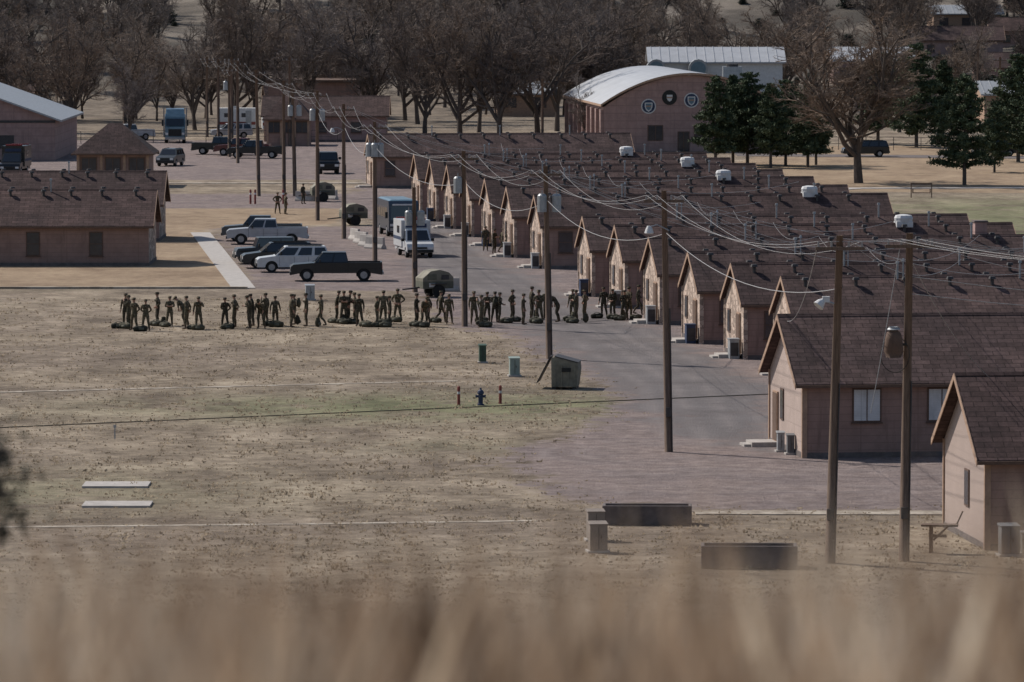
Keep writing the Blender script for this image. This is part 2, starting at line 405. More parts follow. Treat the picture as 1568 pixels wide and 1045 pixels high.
# ------------------------------------------------------------------ houses
def house_parts(L, W, eave, ridge, oh=.45, wins=(), gwins=(), gable='stone', front='brown', roofm='roof', vents=0, cooler=None, chimney=None, door=None, seed=0):
    R = random.Random(seed); parts = {}
    mb = MB(); h = W/2
    mb.add([(0,0,0),(L,0,0),(L,0,eave),(0,0,eave)], [(0,1,2,3)], 1)
    mb.add([(0,W,0),(L,W,0),(L,W,eave),(0,W,eave)], [(3,2,1,0)], 1)
    mb.add([(0,0,0),(0,0,eave),(0,h,ridge),(0,W,eave),(0,W,0)], [(0,1,2,3,4)], 0)
    mb.add([(L,0,0),(L,0,eave),(L,h,ridge),(L,W,eave),(L,W,0)], [(4,3,2,1,0)], 0)
    mb.box((-.06,-.05,0), (.16,.12,eave-.02), 2); mb.box((-.06,W-.12,0), (.16,W+.05,eave-.02), 2)
    mb.box((-.04,-.04,0), (L+.04,W+.04,.22), 3)
    parts['walls'] = mb.mesh('walls', [gable, front, 'rake' if gable != 'stone' else 'stone', 'concrete_d'])
    sl = (ridge-eave)/h; t = .14
    mb = MB(); z0 = eave-oh*sl+.03
    mb.hexa([(-oh,-oh,z0),(L+oh,-oh,z0),(L+oh,h,ridge+.03),(-oh,h,ridge+.03),(-oh,-oh,z0+t),(L+oh,-oh,z0+t),(L+oh,h,ridge+.03+t),(-oh,h,ridge+.03+t)])
    mb.hexa([(-oh,h,ridge+.03),(L+oh,h,ridge+.03),(L+oh,W+oh,z0),(-oh,W+oh,z0),(-oh,h,ridge+.03+t),(L+oh,h,ridge+.03+t),(L+oh,W+oh,z0+t),(-oh,W+oh,z0+t)])
    mb.hexa([(-oh,h-.16,ridge+t-.04),(L+oh,h-.16,ridge+t-.04),(L+oh,h+.16,ridge+t-.04),(-oh,h+.16,ridge+t-.04),(-oh,h-.02,ridge+t+.08),(L+oh,h-.02,ridge+t+.08),(L+oh,h+.02,ridge+t+.08),(-oh,h+.02,ridge+t+.08)])
    parts['roof'] = mb.mesh('roof', [roofm])
    mb = MB(); e = .03
    for xx in (-oh-e, L+oh):
        mb.hexa([(xx,-oh-.02,z0-.08),(xx+e,-oh-.02,z0-.08),(xx+e,h,ridge-.05),(xx,h,ridge-.05),(xx,-oh-.02,z0+t+.015),(xx+e,-oh-.02,z0+t+.015),(xx+e,h,ridge+t+.045),(xx,h,ridge+t+.045)])
        mb.hexa([(xx,h,ridge-.05),(xx+e,h,ridge-.05),(xx+e,W+oh+.02,z0-.08),(xx,W+oh+.02,z0-.08),(xx,h,ridge+t+.045),(xx+e,h,ridge+t+.045),(xx+e,W+oh+.02,z0+t+.015),(xx,W+oh+.02,z0+t+.015)])
    mb.box((-oh+.002,-oh-.1,z0-.02), (L+oh-.002,-oh-.003,z0+.1), 1)
    parts['trim'] = mb.mesh('trim', ['rake','trim'])
    mb = MB()
    for (wx, wz, ww, wh, bl) in wins:
        mb.box((wx-.07,-.05,wz-.07), (wx+ww+.07,-.002,wz+wh+.07), 1)
        mb.box((wx,-.058,wz), (wx+ww,-.052,wz+wh), 2 if bl else 0)
        mb.box((wx,-.075,wz+wh*.5-.025), (wx+ww,-.06,wz+wh*.5+.025), 1) if not bl else mb.box((wx+ww*.5-.02,-.075,wz), (wx+ww*.5+.02,-.06,wz+wh), 1)
        mb.box((wx-.12,-.12,wz-.13), (wx+ww+.12,-.004,wz-.075), 1)
    for (wy, wz, ww, wh) in gwins:
        mb.box((-.05,wy-.07,wz-.07), (-.002,wy+ww+.07,wz+wh+.07), 1)
        mb.box((-.058,wy,wz), (-.052,wy+ww,wz+wh), 0)
    if mb.v: parts['windows'] = mb.mesh('windows', ['glass','frame','blind'])
    if door is not None:
        mb = MB()
        mb.box((-.08,door-.08,.2), (-.002,door+1.0,2.35), 1); mb.box((-.1,door,.25), (-.082,door+.92,2.28), 0)
        mb.box((-1.2,door-.3,0), (-.08,door+1.25,.2), 2); mb.box((-1.5,door-.1,0), (-1.2,door+1.05,.1), 2)
        parts['door'] = mb.mesh('door', ['trim','rake','concrete'])
    if vents:
        mb = MB()
        x = .9
        while x < L-.6:
            for (yy, hh_) in ((h-.75, .34), (h+.8, .5)):
                zz = ridge - abs(yy-h)*sl + t
                mb.tube([(x,yy,zz-.1),(x,yy,zz+hh_)], [.09,.09], 7)
                mb.tube([(x,yy,zz+hh_-.03),(x,yy,zz+hh_+.1)], [.2,.15], 8)
            x += vents*(.85+.3*R.random())
        for i in range(3):
            x = L*(.2+.28*i)+R.random()
            mb.tube([(x,h-.3,ridge),(x,h-.3,ridge+.85)], [.055,.055], 6, 1); mb.tube([(x,h-.3,ridge+.8),(x,h-.3,ridge+.92)], [.1,.08], 6, 1)
        if cooler:
            mb.box((cooler-.5,h-.5,ridge-.05), (cooler+.5,h+.5,ridge+.3), 2)
            mb.tube([(cooler,h,ridge+.28),(cooler,h,ridge+.5),(cooler,h,ridge+.66),(cooler,h,ridge+.72)], [.55,.58,.5,.2], 12, 2)
        parts['roof_vents'] = mb.mesh('roof_vents', ['darkmetal','metalgrey','white'])
    if chimney:
        mb = MB(); mb.box((chimney,h+.2,ridge-.6), (chimney+.7,h+.9,ridge+.9)); mb.box((chimney-.06,h+.14,ridge+.9), (chimney+.76,h+.96,ridge+1.0), 1)
        parts['chimney'] = mb.mesh('chimney', ['pink','concrete_d'])
    return parts
def place_house(name, parts, x, y, deg):
    e = empty(name, (x,y,gz(x,y) if y > 600 else 0), math.radians(deg))
    for kx, me in parts.items(): obj(kx, me, parent=e)
    return e
bw = [(1.1+4.1*i, 1.15, .85, 1.3, i % 3 == 1) for i in range(6)]
P = [house_parts(24, 6.4, 2.85, 4.7, .22, bw, [(4.6,1.2,.7,1.1)], vents=2.35, cooler=c_, chimney=ch, door=1.3, seed=i, roofm='roof' if i % 2 else 'roof2')
     for i, (c_, ch) in enumerate([(None,None),(17.5,None),(None,19),(18.8,None)])]
BR = [(14.2,284,0),(12.15,296.6,3),(10.25,308.5,0),(8.5,325,2),(6.8,340,1),(5.0,352,0),(2.1,384,3),(.2,398.5,0),(-1.4,414,1),(-3.0,428.5,0),(-4.5,441.5,3),(-6.0,454,0),(-7.5,467,1),(-12.7,521,0)]
for (x,y,v) in BR: place_house('barracks_hut', P[v], x, y, 7)
for i,(x,y,v) in enumerate(BR[1:12]):
    mb = MB(); mb.box((0,0,0),(.5,.7,1.0)); mb.box((.05,-.02,.15),(.45,-.003,.85),1); mb.box((-.03,-.03,1.0),(.53,.73,1.06))
    o = obj('utility_cabinet', mb.mesh('utility_cabinet', [['metalgrey','navy','metalgrey'][i%3],'darkmetal']), (x-.75,y+.4,0), math.radians(7))
PA = house_parts(30, 8, 3.2, 5.6, .4, [(2.15,1.55,1.1,1.3,True),(5.35,1.55,1.1,1.3,True),(10,1.55,1.1,1.3,True),(15,1.55,1.1,1.3,True)], [(4.6,1.3,.6,1.2)], gable='stucco', vents=0, door=5.9, roofm='roof2')
place_house('stucco_house', PA, 12.2, 237.5, 7.5)
PZ = house_parts(22, 8.2, 3.3, 5.8, .4, [(5.5,1.3,1.1,1.3,False)], [(3.2,1.3,.7,1.2)], gable='stucco', vents=0, roofm='roof')
place_house('stucco_house', PZ, 16.75, 200.2, 6)
PL = house_parts(30, 8, 2.75, 4.9, .35, [(30-8.3,.75,.8,1.5,False),(30-4.0,.75,.8,1.5,False),(30-12.6,.75,.8,1.5,False)], gable='stone', vents=2.2, door=1.3, seed=9, roofm='roof')
place_house('barracks_hut', PL, -54.8, 388, 0)
place_house('barracks_hut', PL, -56.2, 422, 0)
PF = house_parts(14, 8, 3, 5, .4, [(2,1.1,1.1,1.1,False),(6,1.1,1.1,1.1,False),(10,1.1,1.1,1.1,False)], gable='pink', front='pink', vents=0)
for (x,y,d) in [(-28.5,655,0),(-32,745,5),(47,790,-8),(66,700,4),(70,840,10),(64,905,0),(80,950,4),(-75,720,0)]:
    place_house('distant_house', PF, x, y, d)
def hip_house(name, x0, x1, y0, y1, eave, rise, deg=0):
    e = empty(name, ((x0+x1)/2,(y0+y1)/2,0), math.radians(deg)); w = (x1-x0)/2; d = (y1-y0)/2
    mb = MB(); mb.box((-w,-d,0),(w,d,eave)); obj('walls', mb.mesh('walls', ['brown']), parent=e)
    o_ = .5; mb = MB(); W_ = w+o_; D_ = d+o_
    mb.add([(-W_,-D_,eave),(W_,-D_,eave),(W_,D_,eave),(-W_,D_,eave),(-.6,0,eave+rise),(.6,0,eave+rise)], [(0,1,5,4),(1,2,5),(2,3,4,5),(3,0,4),(3,2,1,0)])
    mb.box((-W_-.01,-D_-.02,eave-.14),(W_+.01,D_+.02,eave-.003),1)
    obj('roof', mb.mesh('roof', ['roof','trim']), parent=e)
    mb = MB()
    for i in range(3):
        cx = -w + (i+.5)*2*w/3
        mb.box((cx-.75,-d-.05,1.4),(cx+.75,-d-.003,2.75),1); mb.box((cx-.65,-d-.07,1.5),(cx+.65,-d-.052,2.65),0)
        mb.box((cx-.03,-d-.09,1.5),(cx+.03,-d-.072,2.65),1)
    for i in range(4):
        cx = -w+.1+i*(2*w-.2)/3
        mb.box((cx-.12,-d-.12,0),(cx+.12,-d-.003,eave-.15),2)
    obj('windows', mb.mesh('windows', ['glass','trim','rake']), parent=e)
hip_house('hip_roof_house', -40.0, -33.4, 523, 530, 3.1, 2.7)
hip_house('hip_roof_house', -27.6, -22.8, 640, 646, 3.0, 2.6)

e = empty('metal_roof_hall', (-70,594,0))
mb = MB(); mb.add([(0,0,0),(22.3,0,0),(22.3,0,4.2),(11,0,8.3),(0,0,4.2)], [(0,1,2,3,4)]); mb.add([(0,30,0),(22.3,30,0),(22.3,30,4.2),(11,30,8.3),(0,30,4.2)], [(4,3,2,1,0)])
mb.add([(22.3,0,0),(22.3,30,0),(22.3,30,4.2),(22.3,0,4.2)], [(0,1,2,3)]); mb.add([(0,0,0),(0,30,0),(0,30,4.2),(0,0,4.2)], [(3,2,1,0)])
mb.box((12,-.05,.0),(14.4,-.003,3.2),1); mb.box((16,-.05,1.2),(18,-.003,2.6),1); mb.box((7,-.05,0),(9.4,-.003,3.2),1); mb.box((-.02,-.08,3.9),(22.32,-.06,4.15),1)
obj('walls', mb.mesh('walls', ['pink','darkmetal']), parent=e)
mb = MB(); mb.hexa([(11,-.6,8.33),(23,-.6,4.0),(23,30.5,4.0),(11,30.5,8.33),(11,-.6,8.5),(23,-.6,4.2),(23,30.5,4.2),(11,30.5,8.5)])
mb.hexa([(-.7,-.6,4.0),(11,-.6,8.33),(11,30.5,8.33),(-.7,30.5,4.0),(-.7,-.6,4.2),(11,-.6,8.5),(11,30.5,8.5),(-.7,30.5,4.2)])
obj('roof', mb.mesh('roof', ['metalgrey']), parent=e)

e = empty('brick_building', (-30,700,0))
mb = MB(); mb.box((0,0,0),(11,12,5.8)); obj('walls', mb.mesh('walls', ['brown']), parent=e)
mb = MB(); mb.box((-.3,-.3,5.8),(11.3,12.3,6.15)); obj('roof', mb.mesh('roof', ['trim']), parent=e)
mb = MB()
for i in range(4): mb.box((1+i*2.6,-.05,1.4),(2.3+i*2.6,-.003,3.0))
obj('windows', mb.mesh('windows', ['glass']), parent=e)

# hangar with arched roof
e = empty('arched_hangar', (10,620,0), math.radians(5)); Wd, Dp, ev, tp = 19, 42, 4.9, 8.3; S = 20
arc = [(Wd*i/S, ev+(tp-ev)*(1-((2*i/S-1)**2))) for i in range(S+1)]
mb = MB(); prof = [(0,0),(Wd,0)]+arc[::-1]; n = len(prof)
mb.add([(x,0,z) for x,z in prof], [tuple(range(n))]); mb.add([(x,Dp,z) for x,z in prof], [tuple(reversed(range(n)))])
mb.add([(0,0,0),(0,Dp,0),(0,Dp,ev),(0,0,ev)], [(3,2,1,0)]); mb.add([(Wd,0,0),(Wd,Dp,0),(Wd,Dp,ev),(Wd,0,ev)], [(0,1,2,3)])
for i in range(9): mb.box((-.35,.2+i*5,0),(-.003,.7+i*5,ev-.3),0)
for i in range(8): mb.box((-.05,2+i*5,1.2),(-.003,4+i*5,3.2),1)
obj('walls', mb.mesh('walls', ['pink','glass']), parent=e)
mb = MB(); arc2 = [(x+(x-Wd/2)*.04, z) for x,z in arc]
for i in range(S):
    (x0,z0),(x1,z1) = arc2[i],arc2[i+1]
    mb.add([(x0,-.5,z0+.05),(x1,-.5,z1+.05),(x1,Dp+.5,z1+.05),(x0,Dp+.5,z0+.05),(x0,-.5,z0+.3),(x1,-.5,z1+.3),(x1,Dp+.5,z1+.3),(x0,Dp+.5,z0+.3)], [(0,3,2,1),(4,5,6,7),(2,3,7,6)],0)
    mb.add([(x0,-.5,z0+.05),(x1,-.5,z1+.05),(x1,-.5,z1+.3),(x0,-.5,z0+.3)], [(0,1,2,3)],1)
mb.add([(arc2[0][0],-.5,ev+.05),(arc2[0][0],Dp+.5,ev+.05),(arc2[0][0],Dp+.5,ev+.3),(arc2[0][0],-.5,ev+.3)],[(0,3,2,1)],1)
obj('roof', mb.mesh('roof', ['metalroof','rake']), parent=e)
mb = MB()
for (a,b,cz,d) in [(4.9,1.2,1.5,1.6),(8.2,0,1.1,2.1),(10,1.2,1.6,1.6),(13,1.2,1.6,1.6)]:
    mb.box((a-.1,-.05,b),(a+cz+.1,-.003,b+d+.1),1); mb.box((a,-.07,b+.05),(a+cz,-.052,b+d),0); mb.box((a+cz/2-.04,-.09,b+.05),(a+cz/2+.04,-.072,b+d),1)
obj('windows', mb.mesh('windows', ['glass','frame']), parent=e)
for (cx,cz,b,c2) in [(4.9,4.95,'navy','red'),(7.2,5.9,'black','white'),(9.6,5.6,'navy','red')]:
    mb = MB()
    mb.tube([(cx,-.05,cz),(cx,-.003,cz)], [.82,.82], 20, 0); mb.tube([(cx,-.075,cz),(cx,-.052,cz)], [.7,.7], 20, 1)
    sh = [(-.42,.4),(-.42,-.05),(-.28,-.4),(0,-.6),(.28,-.4),(.42,-.05),(.42,.4)]
    mb.add([(cx+a,-.085,cz+b_) for a,b_ in sh], [tuple(range(7))], 0)
    mb.add([(cx+a*.75,-.095,cz+b_*.75) for a,b_ in sh], [tuple(range(7))], 2)
    mb.box((cx-.3,-.12,cz-.06),(cx+.3,-.1,cz+.08),3)
    obj('emblem', mb.mesh('emblem', ['white' if b=='navy' else 'black', b, c2 if c2!='red' else 'p_blue', 'rake']), parent=e)

def hall(name, x, y, L, W, ev, rd, deg=0, roofm='metalroof', wall='white', dorm=()):
    e = empty(name, (x,y,gz(x,y)), math.radians(deg)); h=W/2
    mb = MB(); mb.add([(0,0,0),(L,0,0),(L,0,ev),(0,0,ev)],[(0,1,2,3)]); mb.add([(0,W,0),(L,W,0),(L,W,ev),(0,W,ev)],[(3,2,1,0)])
    mb.add([(0,0,0),(0,0,ev),(0,h,rd),(0,W,ev),(0,W,0)],[(0,1,2,3,4)]); mb.add([(L,0,0),(L,0,ev),(L,h,rd),(L,W,ev),(L,W,0)],[(4,3,2,1,0)])
    for i in range(int(L/4)): mb.box((1+i*4,-.05,1.2),(2.6+i*4,-.003,2.6),1)
    obj('walls', mb.mesh('walls',[wall,'glass']), parent=e)
    mb = MB(); 
    mb.hexa([(-.5,-.5,ev-.1),(L+.5,-.5,ev-.1),(L+.5,h,rd+.02),(-.5,h,rd+.02),(-.5,-.5,ev+.1),(L+.5,-.5,ev+.1),(L+.5,h,rd+.2),(-.5,h,rd+.2)])
    mb.hexa([(-.5,h,rd+.02),(L+.5,h,rd+.02),(L+.5,W+.5,ev-.1),(-.5,W+.5,ev-.1),(-.5,h,rd+.2),(L+.5,h,rd+.2),(L+.5,W+.5,ev+.1),(-.5,W+.5,ev+.1)])
    x_ = 0
    while x_ < L: mb.hexa([(x_,-.5,ev+.1),(x_+.08,-.5,ev+.1),(x_+.08,h,rd+.2),(x_,h,rd+.2),(x_,-.5,ev+.17),(x_+.08,-.5,ev+.17),(x_+.08,h,rd+.27),(x_,h,rd+.27)]); x_ += 1.2
    obj('roof', mb.mesh('roof',[roofm]), parent=e)
    if dorm:
        mb = MB()
        for dx in dorm:
            mb.tube([(dx,-2.2,ev-.8),(dx,1.2,ev-.8)],[1.3,1.3],16,0); mb.tube([(dx,-2.25,ev-.8),(dx,-2.21,ev-.8)],[1.0,1.0],16,1)
        obj('round_vents', mb.mesh('round_vents',['metalgrey','p_blue']), parent=e)
hall('white_roof_hall', 18.6, 760, 17.5, 14, 7.2, 9.0, 0, dorm=(.6,6.2))
hall('white_roof_hall', 48, 850, 12, 12, 3.6, 5.4, 0, wall='pink')
hall('storage_shed', 61, 735, 14, 10, 3.5, 5.0, 3, 'metalgrey', 'rake')
hall('storage_shed', 74, 1000, 12, 9, 3.2, 4.6, 3, 'metalgrey', 'rake')
hall('storage_shed', -2, 760, 8, 8, 3.0, 4.4, 3, 'metalgrey', 'rake')
mb = MB(); mb.box((0,0,0),(2.2,2,1.6)); mb.tube([(1.1,1,1.6),(1.1,1,1.9)],[.7,.7],12,1)
obj('rooftop_ac_unit', mb.mesh('rooftop_ac_unit',['metalgrey','darkmetal']), (24.5,661,6.9))

# ------------------------------------------------------------------ poles and wires
def pole(x, y, h, lean=(0,0), arm=True, trans=0, lamp=None, r=.16, armdir=0):
    e = empty('utility_pole', (x,y,gz(x,y)))
    mb = MB(); tx_, ty_ = lean
    mb.tube([(0,0,-.3),(tx_*.5,ty_*.5,h*.5),(tx_,ty_,h)], [r*1.15,r*.95,r*.72], 10); obj('shaft', mb.mesh('shaft',['wood'],True), parent=e)
    tips = [(x+tx_,y+ty_,h+.05)]
    if arm:
        mb = MB()
        Tm = Matrix.Translation((tx_,ty_-.18,h-.45)) @ Matrix.Rotation(armdir,4,'Z')
        hw = .75
        mb.box((-hw-.1,-.05,-.06),(hw+.1,.05,.06),0,Tm)
        tips = []
        for dx in (-hw,-.3,.3,hw):
            p = Tm @ Vector((dx,0,.06)); q = Tm @ Vector((dx,0,.25)); mb.tube([p,q],[.05,.035],6,1)
            tips.append((x+q.x, y+q.y, q.z))
        obj('crossarm', mb.mesh('crossarm',['wood','insul']), parent=e)
    if trans:
        mb = MB()
        for i in range(trans):
            a = [(-.38,-.15),(.38,-.15),(0,-.42)][i]; z = h-1.9
            mb.tube([(a[0],a[1],z-.5),(a[0],a[1],z+.35),(a[0],a[1],z+.45)],[.24,.24,.16],12,0)
            mb.tube([(a[0],a[1],z+.42),(a[0],a[1],z+.65)],[.05,.03],6,1)
        obj('transformer', mb.mesh('transformer',['metalgrey','insul']), parent=e)
    if lamp:
        mb = MB(); lz, lx = lamp
        mb.tube([(0,-.1,lz),(lx*.6,-.12,lz+.25),(lx,-.14,lz+.15)],[.03,.03,.03],6,0)
        mb.tube([(lx,-.14,lz+.2),(lx,-.14,lz+.08),(lx,-.14,lz-.1),(lx,-.14,lz-.14)],[.08,.14,.2,.16],12,1)
        obj('lamp_head', mb.mesh('lamp_head',['metalgrey','white']), parent=e)
    mb = MB(); mb.tube([(.15,-.13,0),(.15+tx_*.5,-.13+ty_*.5,h*.55)],[.03,.03],5,0); mb.box((-.12,-.28,1.5),(.12,-.14,1.9),0)
    obj('conduit', mb.mesh('conduit',['darkmetal']), parent=e)
    return tips
T = {}
T[1] = pole(11.0,195.9,11.35,(.3,0),True,0,None,.17)
T[2] = pole(13.6,196.5,11.4,(.15,0),True,0,None,.17)
T[3] = pole(6.65,240.6,11.1,(-.22,0),True,0,(9.4,-.85))
T[4] = pole(1.95,297,10.1,(-.2,0),True,2,None)
T[5] = pole(-2.7,323.5,10.0,(-.05,0),True,1,None)
T[6] = pole(-6.1,357,6.6,(-.05,0),False,2,None)
T[7] = pole(-9.4,389.6,9.8,(0,0),True,3,None)
T[8] = pole(-12.6,426,10.1,(0,0),True,0,(8.1,-.85))
T[9] = pole(-15.6,456,10.4,(0,0),True,2,None)
T[10] = pole(-19.2,503,9.5,(-.2,0),True,2,None)
T[11] = pole(-20.2,503.6,10.2,(0,0),True,0,None)
T[12] = pole(-22.4,503,11.2,(-.2,0),True,0,None)
T[13] = pole(-28.2,585,10.5,(0,0),True,0,None)
T[14] = pole(-30,604,9.5,(0,0),True,1,None)
T[15] = pole(-33.8,655,9.5,(0,0),True,0,None)
T[16] = pole(3.4,640,7.5,(0,0),True,0,None)
T[17] = pole(-36,672,9.5,(0,0),True,0,None)
T[18] = pole(-31.5,640,10,(0,0),True,0,None); T[19]=pole(60,700,9,(0,0)); T[20]=pole(-47,690,9,(0,0)); T[21]=pole(63,770,10,(0,0)); T[22]=pole(-25,640,10)
T[23] = pole(20.5,188,11,(0,0),True)
mb = MB(); mb.tube([(0,0,.45),(0,0,.3),(0,0,.1),(0,0,-.35),(0,0,-.55)],[.08,.25,.3,.34,.25],14,0); mb.tube([(.1,0,-.1),(.45,0,-.1)],[.05,.05],6,1)
mb.tube([(0,0,.52),(0,0,.42)],[.16,.24],12,2)
ring = [(.05+.5*math.sin(t), 0, -.45-.62*math.cos(t)) for t in [i*math.pi/10-2.6 for i in range(18)]]
mb.tube(ring,[.016]*len(ring),5,1)
obj('transformer_can', mb.mesh('transformer_can',['trim','dark_line','metalgrey'],True), (13.2,196.3,7.65))
mb = MB(); mb.tube([(.35,0,0),(0,0,.1)],[.04,.04],6,0); mb.tube([(.0,0,.12),(-.1,-.05,.04),(-.2,-.1,-.08)],[.08,.15,.2],14,1); mb.box((-.05,-.1,.05),(.2,.1,.25),1)
obj('flood_light', mb.mesh('flood_light',['metalgrey','white']), (10.75,195.75,9.0))

wires = []
def wire(a, b, sag=.4, r=.009): wires.append((a,b,sag,r))
chain = [1,3,4,5,7,8,9,11,13,14,18,15,17]
for ci,(a,b) in enumerate(zip(chain[:-1],chain[1:])):
    for i in (0,1,3):
        wire(T[a][i],T[b][i],.8+.15*i, .009 if ci < 5 else .007)
    pa, pb = T[a][1], T[b][1]
    if ci < 6: wire((pa[0]+.4,pa[1],pa[2]-1.6),(pb[0]+.4,pb[1],pb[2]-1.6),1.0,.016)
for i in range(4): wire(T[1][i],T[2][i],.05)
for i in range(4): wire(T[2][i],(T[2][i][0]+32,T[2][i][1]+12,10.6),1.1)
for z_ in (9.9,9.3): wire((13.75,196.4,z_),(52,215,9),1.3,.014)
for i in range(3): wire(T[2][i],T[23][i],.2)
for i in (10,12): 
    for j in (0,2): wire(T[9][j],T[i][j],.5)
def mast(i, x): 
    bx,by,_ = BR[i]; c7,s7 = math.cos(math.radians(7)), math.sin(math.radians(7))
    return (bx+x*c7-2.9*s7, by+x*s7+2.9*c7, 5.7)
for pidx, items in {3:[(0,6),(1,9),(2,7),(1,17),(3,14)],4:[(1,5),(3,6),(4,8),(5,11),(6,18)],5:[(5,5.5),(6,8),(7,15)],7:[(7,5),(9,11)],8:[(10,5),(11,9)],1:[(0,15),(2,16),(0,9)],2:[(0,19)]}.items():
    for (bi, x_) in items:
        wire(T[pidx][2], mast(bi,x_), 1.0, .012)
for bi in range(0,12): wire(mast(bi,6), mast(bi+1,7), .5, .009)
wire(T[1][0],(11.7,241.5,5.5),.8,.014); wire(T[2][1],(12.4,196.0,5.2),.1,.014); wire(T[2][1],(17.2,204.2,5.8),.5,.014)
def wire_obj(name, lst, mat):
    cu = bpy.data.curves.new(name,'CURVE'); cu.dimensions = '3D'; cu.bevel_depth = 1.0; cu.bevel_resolution = 0
    for a,b,sag,r in lst:
        n = 14; sp = cu.splines.new('POLY'); sp.points.add(n)
        for i in range(n+1):
            t = i/n
            sp.points[i].co = (a[0]+(b[0]-a[0])*t, a[1]+(b[1]-a[1])*t, a[2]+(b[2]-a[2])*t-sag*4*t*(1-t), 1); sp.points[i].radius = r
    cu.materials.append(M[mat]); o = bpy.data.objects.new(name,cu); COL.objects.link(o)
wire_obj('power_lines', wires, 'wire')
wire_obj('ground_dark_line', [((-60,232,.03),(13,272.8,.03),0,.022)], 'dark_line')  # straight strand standing in for a thin dark line across field and road
for bi in range(13):
    p = mast(bi, 6); mb = MB(); mb.tube([(0,0,-1.2),(0,0,.02)],[.04,.04],6); mb.tube([(0,0,-.1),(0,0,.06)],[.09,.05],6)
    obj('service_mast', mb.mesh('service_mast',['metalgrey']), p)

# ------------------------------------------------------------------ trees
def bare_mesh(seed, H, spread=1.0, dens=1.0, twig='twig', trunkfrac=.2, forks=7, width=1.0, n5=4):
    R = random.Random(seed); mb = MB()
    def rv(s_=1): return Vector((R.uniform(-1,1),R.uniform(-1,1),R.uniform(-1,1)))*s_
    def grow(p, d, ln, r, lev):
        ns = [3,6,4,3,2,1][lev]; pts=[p.copy()]; rad=[r]; dirs=[d.copy()]
        for i in range(ns):
            d = (d + rv([.05,.2,.28,.35,.35,.3][lev]) + Vector((0,0,[.1,.12,.12,.09,.06,.03][lev]))).normalized()
            p = p + d*ln/ns; pts.append(p.copy()); dirs.append(d.copy()); rad.append(max(.012, r*(1-(.35 if lev==0 else .78)*(i+1)/ns)))
        mb.tube(pts, rad, [8,6,5,4,3,3][lev], 0 if lev<3 else 1, False)
        if lev >= 5: return
        nc = [forks, 7, 6, int(5*dens), n5][lev]
        for c_ in range(nc):
            t = 1-.02*R.random() if (lev==0 and c_<3) else ((.6+.4*R.random()) if lev==0 else .16+.84*(c_+R.random()*.8)/nc)
            t = min(t,.999); fi = t*ns; i = int(fi); q = pts[i].lerp(pts[i+1], fi-i); dd = dirs[i+1]
            ax = rv(); ax = (ax - dd*ax.dot(dd)).normalized()
            ang = math.radians([R.uniform(8,48)*spread, R.uniform(22,60), R.uniform(25,65), R.uniform(25,65), R.uniform(20,60)][lev])
            nd = (dd*math.cos(ang)+ax*math.sin(ang)).normalized()
            if nd.z < -.25: nd.z *= .3; nd.normalize()
            l2 = [H*.68, ln*.46, ln*.5, ln*.55, ln*.6][lev]*(1.15-.5*t if lev else R.uniform(.6,1.1))
            grow(q, nd, l2, max(.012, (r*[.6,.52,.52,.5,.5][lev])), lev+1)
    grow(Vector((0,0,-.2)), Vector((R.uniform(-.08,.08),R.uniform(-.08,.08),1)).normalized(), H*trunkfrac, H*.021, 0)
    zmax = max(v[2] for v in mb.v); sc = H/zmax
    mb.v = [(a*sc*width,b*sc*width,c_*sc) for a,b,c_ in mb.v]
    return mb.mesh('bare_tree', ['bark',twig])
BT = [bare_mesh(1,15,1.1,forks=7,n5=5), bare_mesh(2,15,.75,forks=6), bare_mesh(3,15,1.25,forks=7), bare_mesh(4,15,.65,twig='twig2',forks=6), bare_mesh(5,15,.95,twig='twig2',forks=7,n5=5)]
BIG = bare_mesh(21,17.3,1.45,1.2,'twig',.24,9,n5=4)
w_ = max(v.co.x for v in BIG.vertices)-min(v.co.x for v in BIG.vertices)
obj('bare_tree', BIG, (32.5,533,0), .4, scale=(16.5/w_,16.5/w_,1))
trees = [(-1.4,655,18.5,0,2),(-6.0,660,17,2,1),(3.0,664,16,1,3),(-25,690,18,4,0),(-17,690,16,3,1),(-10.5,685,16.5,2,2),(-46,690,14.5,0,1),(-52,668,14.5,2,4),
         (-61,690,15.5,1,2),(-39,700,14.5,3,5),(-34,705,17.5,2,.5),(5.5,695,16,1,4.4),(8.5,640,8.5,3,1),(-20.5,715,17,0,3.3),(-12,725,17,4,2.2),(11,735,15,1,1.1),(-57,735,15,0,1.7),(-44,655,10,4,1),
         (-29,735,17,1,2.9),(47,690,12,4,3),(58,760,13,0,2),(-4,690,17,4,.2),(-50,735,15,3,3.9),(-66,665,13,4,2)]
for (x,y,h,v,r_) in trees:
    obj('bare_tree', BT[v], (x,y,gz(x,y)), r_, scale=(h/15*random.uniform(.9,1.15),h/15*random.uniform(.9,1.15),h/15))
e = empty('distant_tree_belt'); R = random.Random(5)
for i in range(260):
    y = 735+R.random()*300; x = R.uniform(-1,1)*(y*.094+12)
    if 12 < x < 40 and y < 785: continue
    if x > 40 and R.random() < .4: continue
    if 44 < x < 64 and y < 850: continue
    if y > 780 and abs(x/y+.0567) < .005: continue
    s_ = R.uniform(.55,1.1)
    obj('tree', BT[R.choice([0,1,2,3,4,3,4])], (x,y,gz(x,y)), R.random()*6.3, e, (s_,s_*R.uniform(.8,1.2),s_*R.uniform(.85,1.15)))

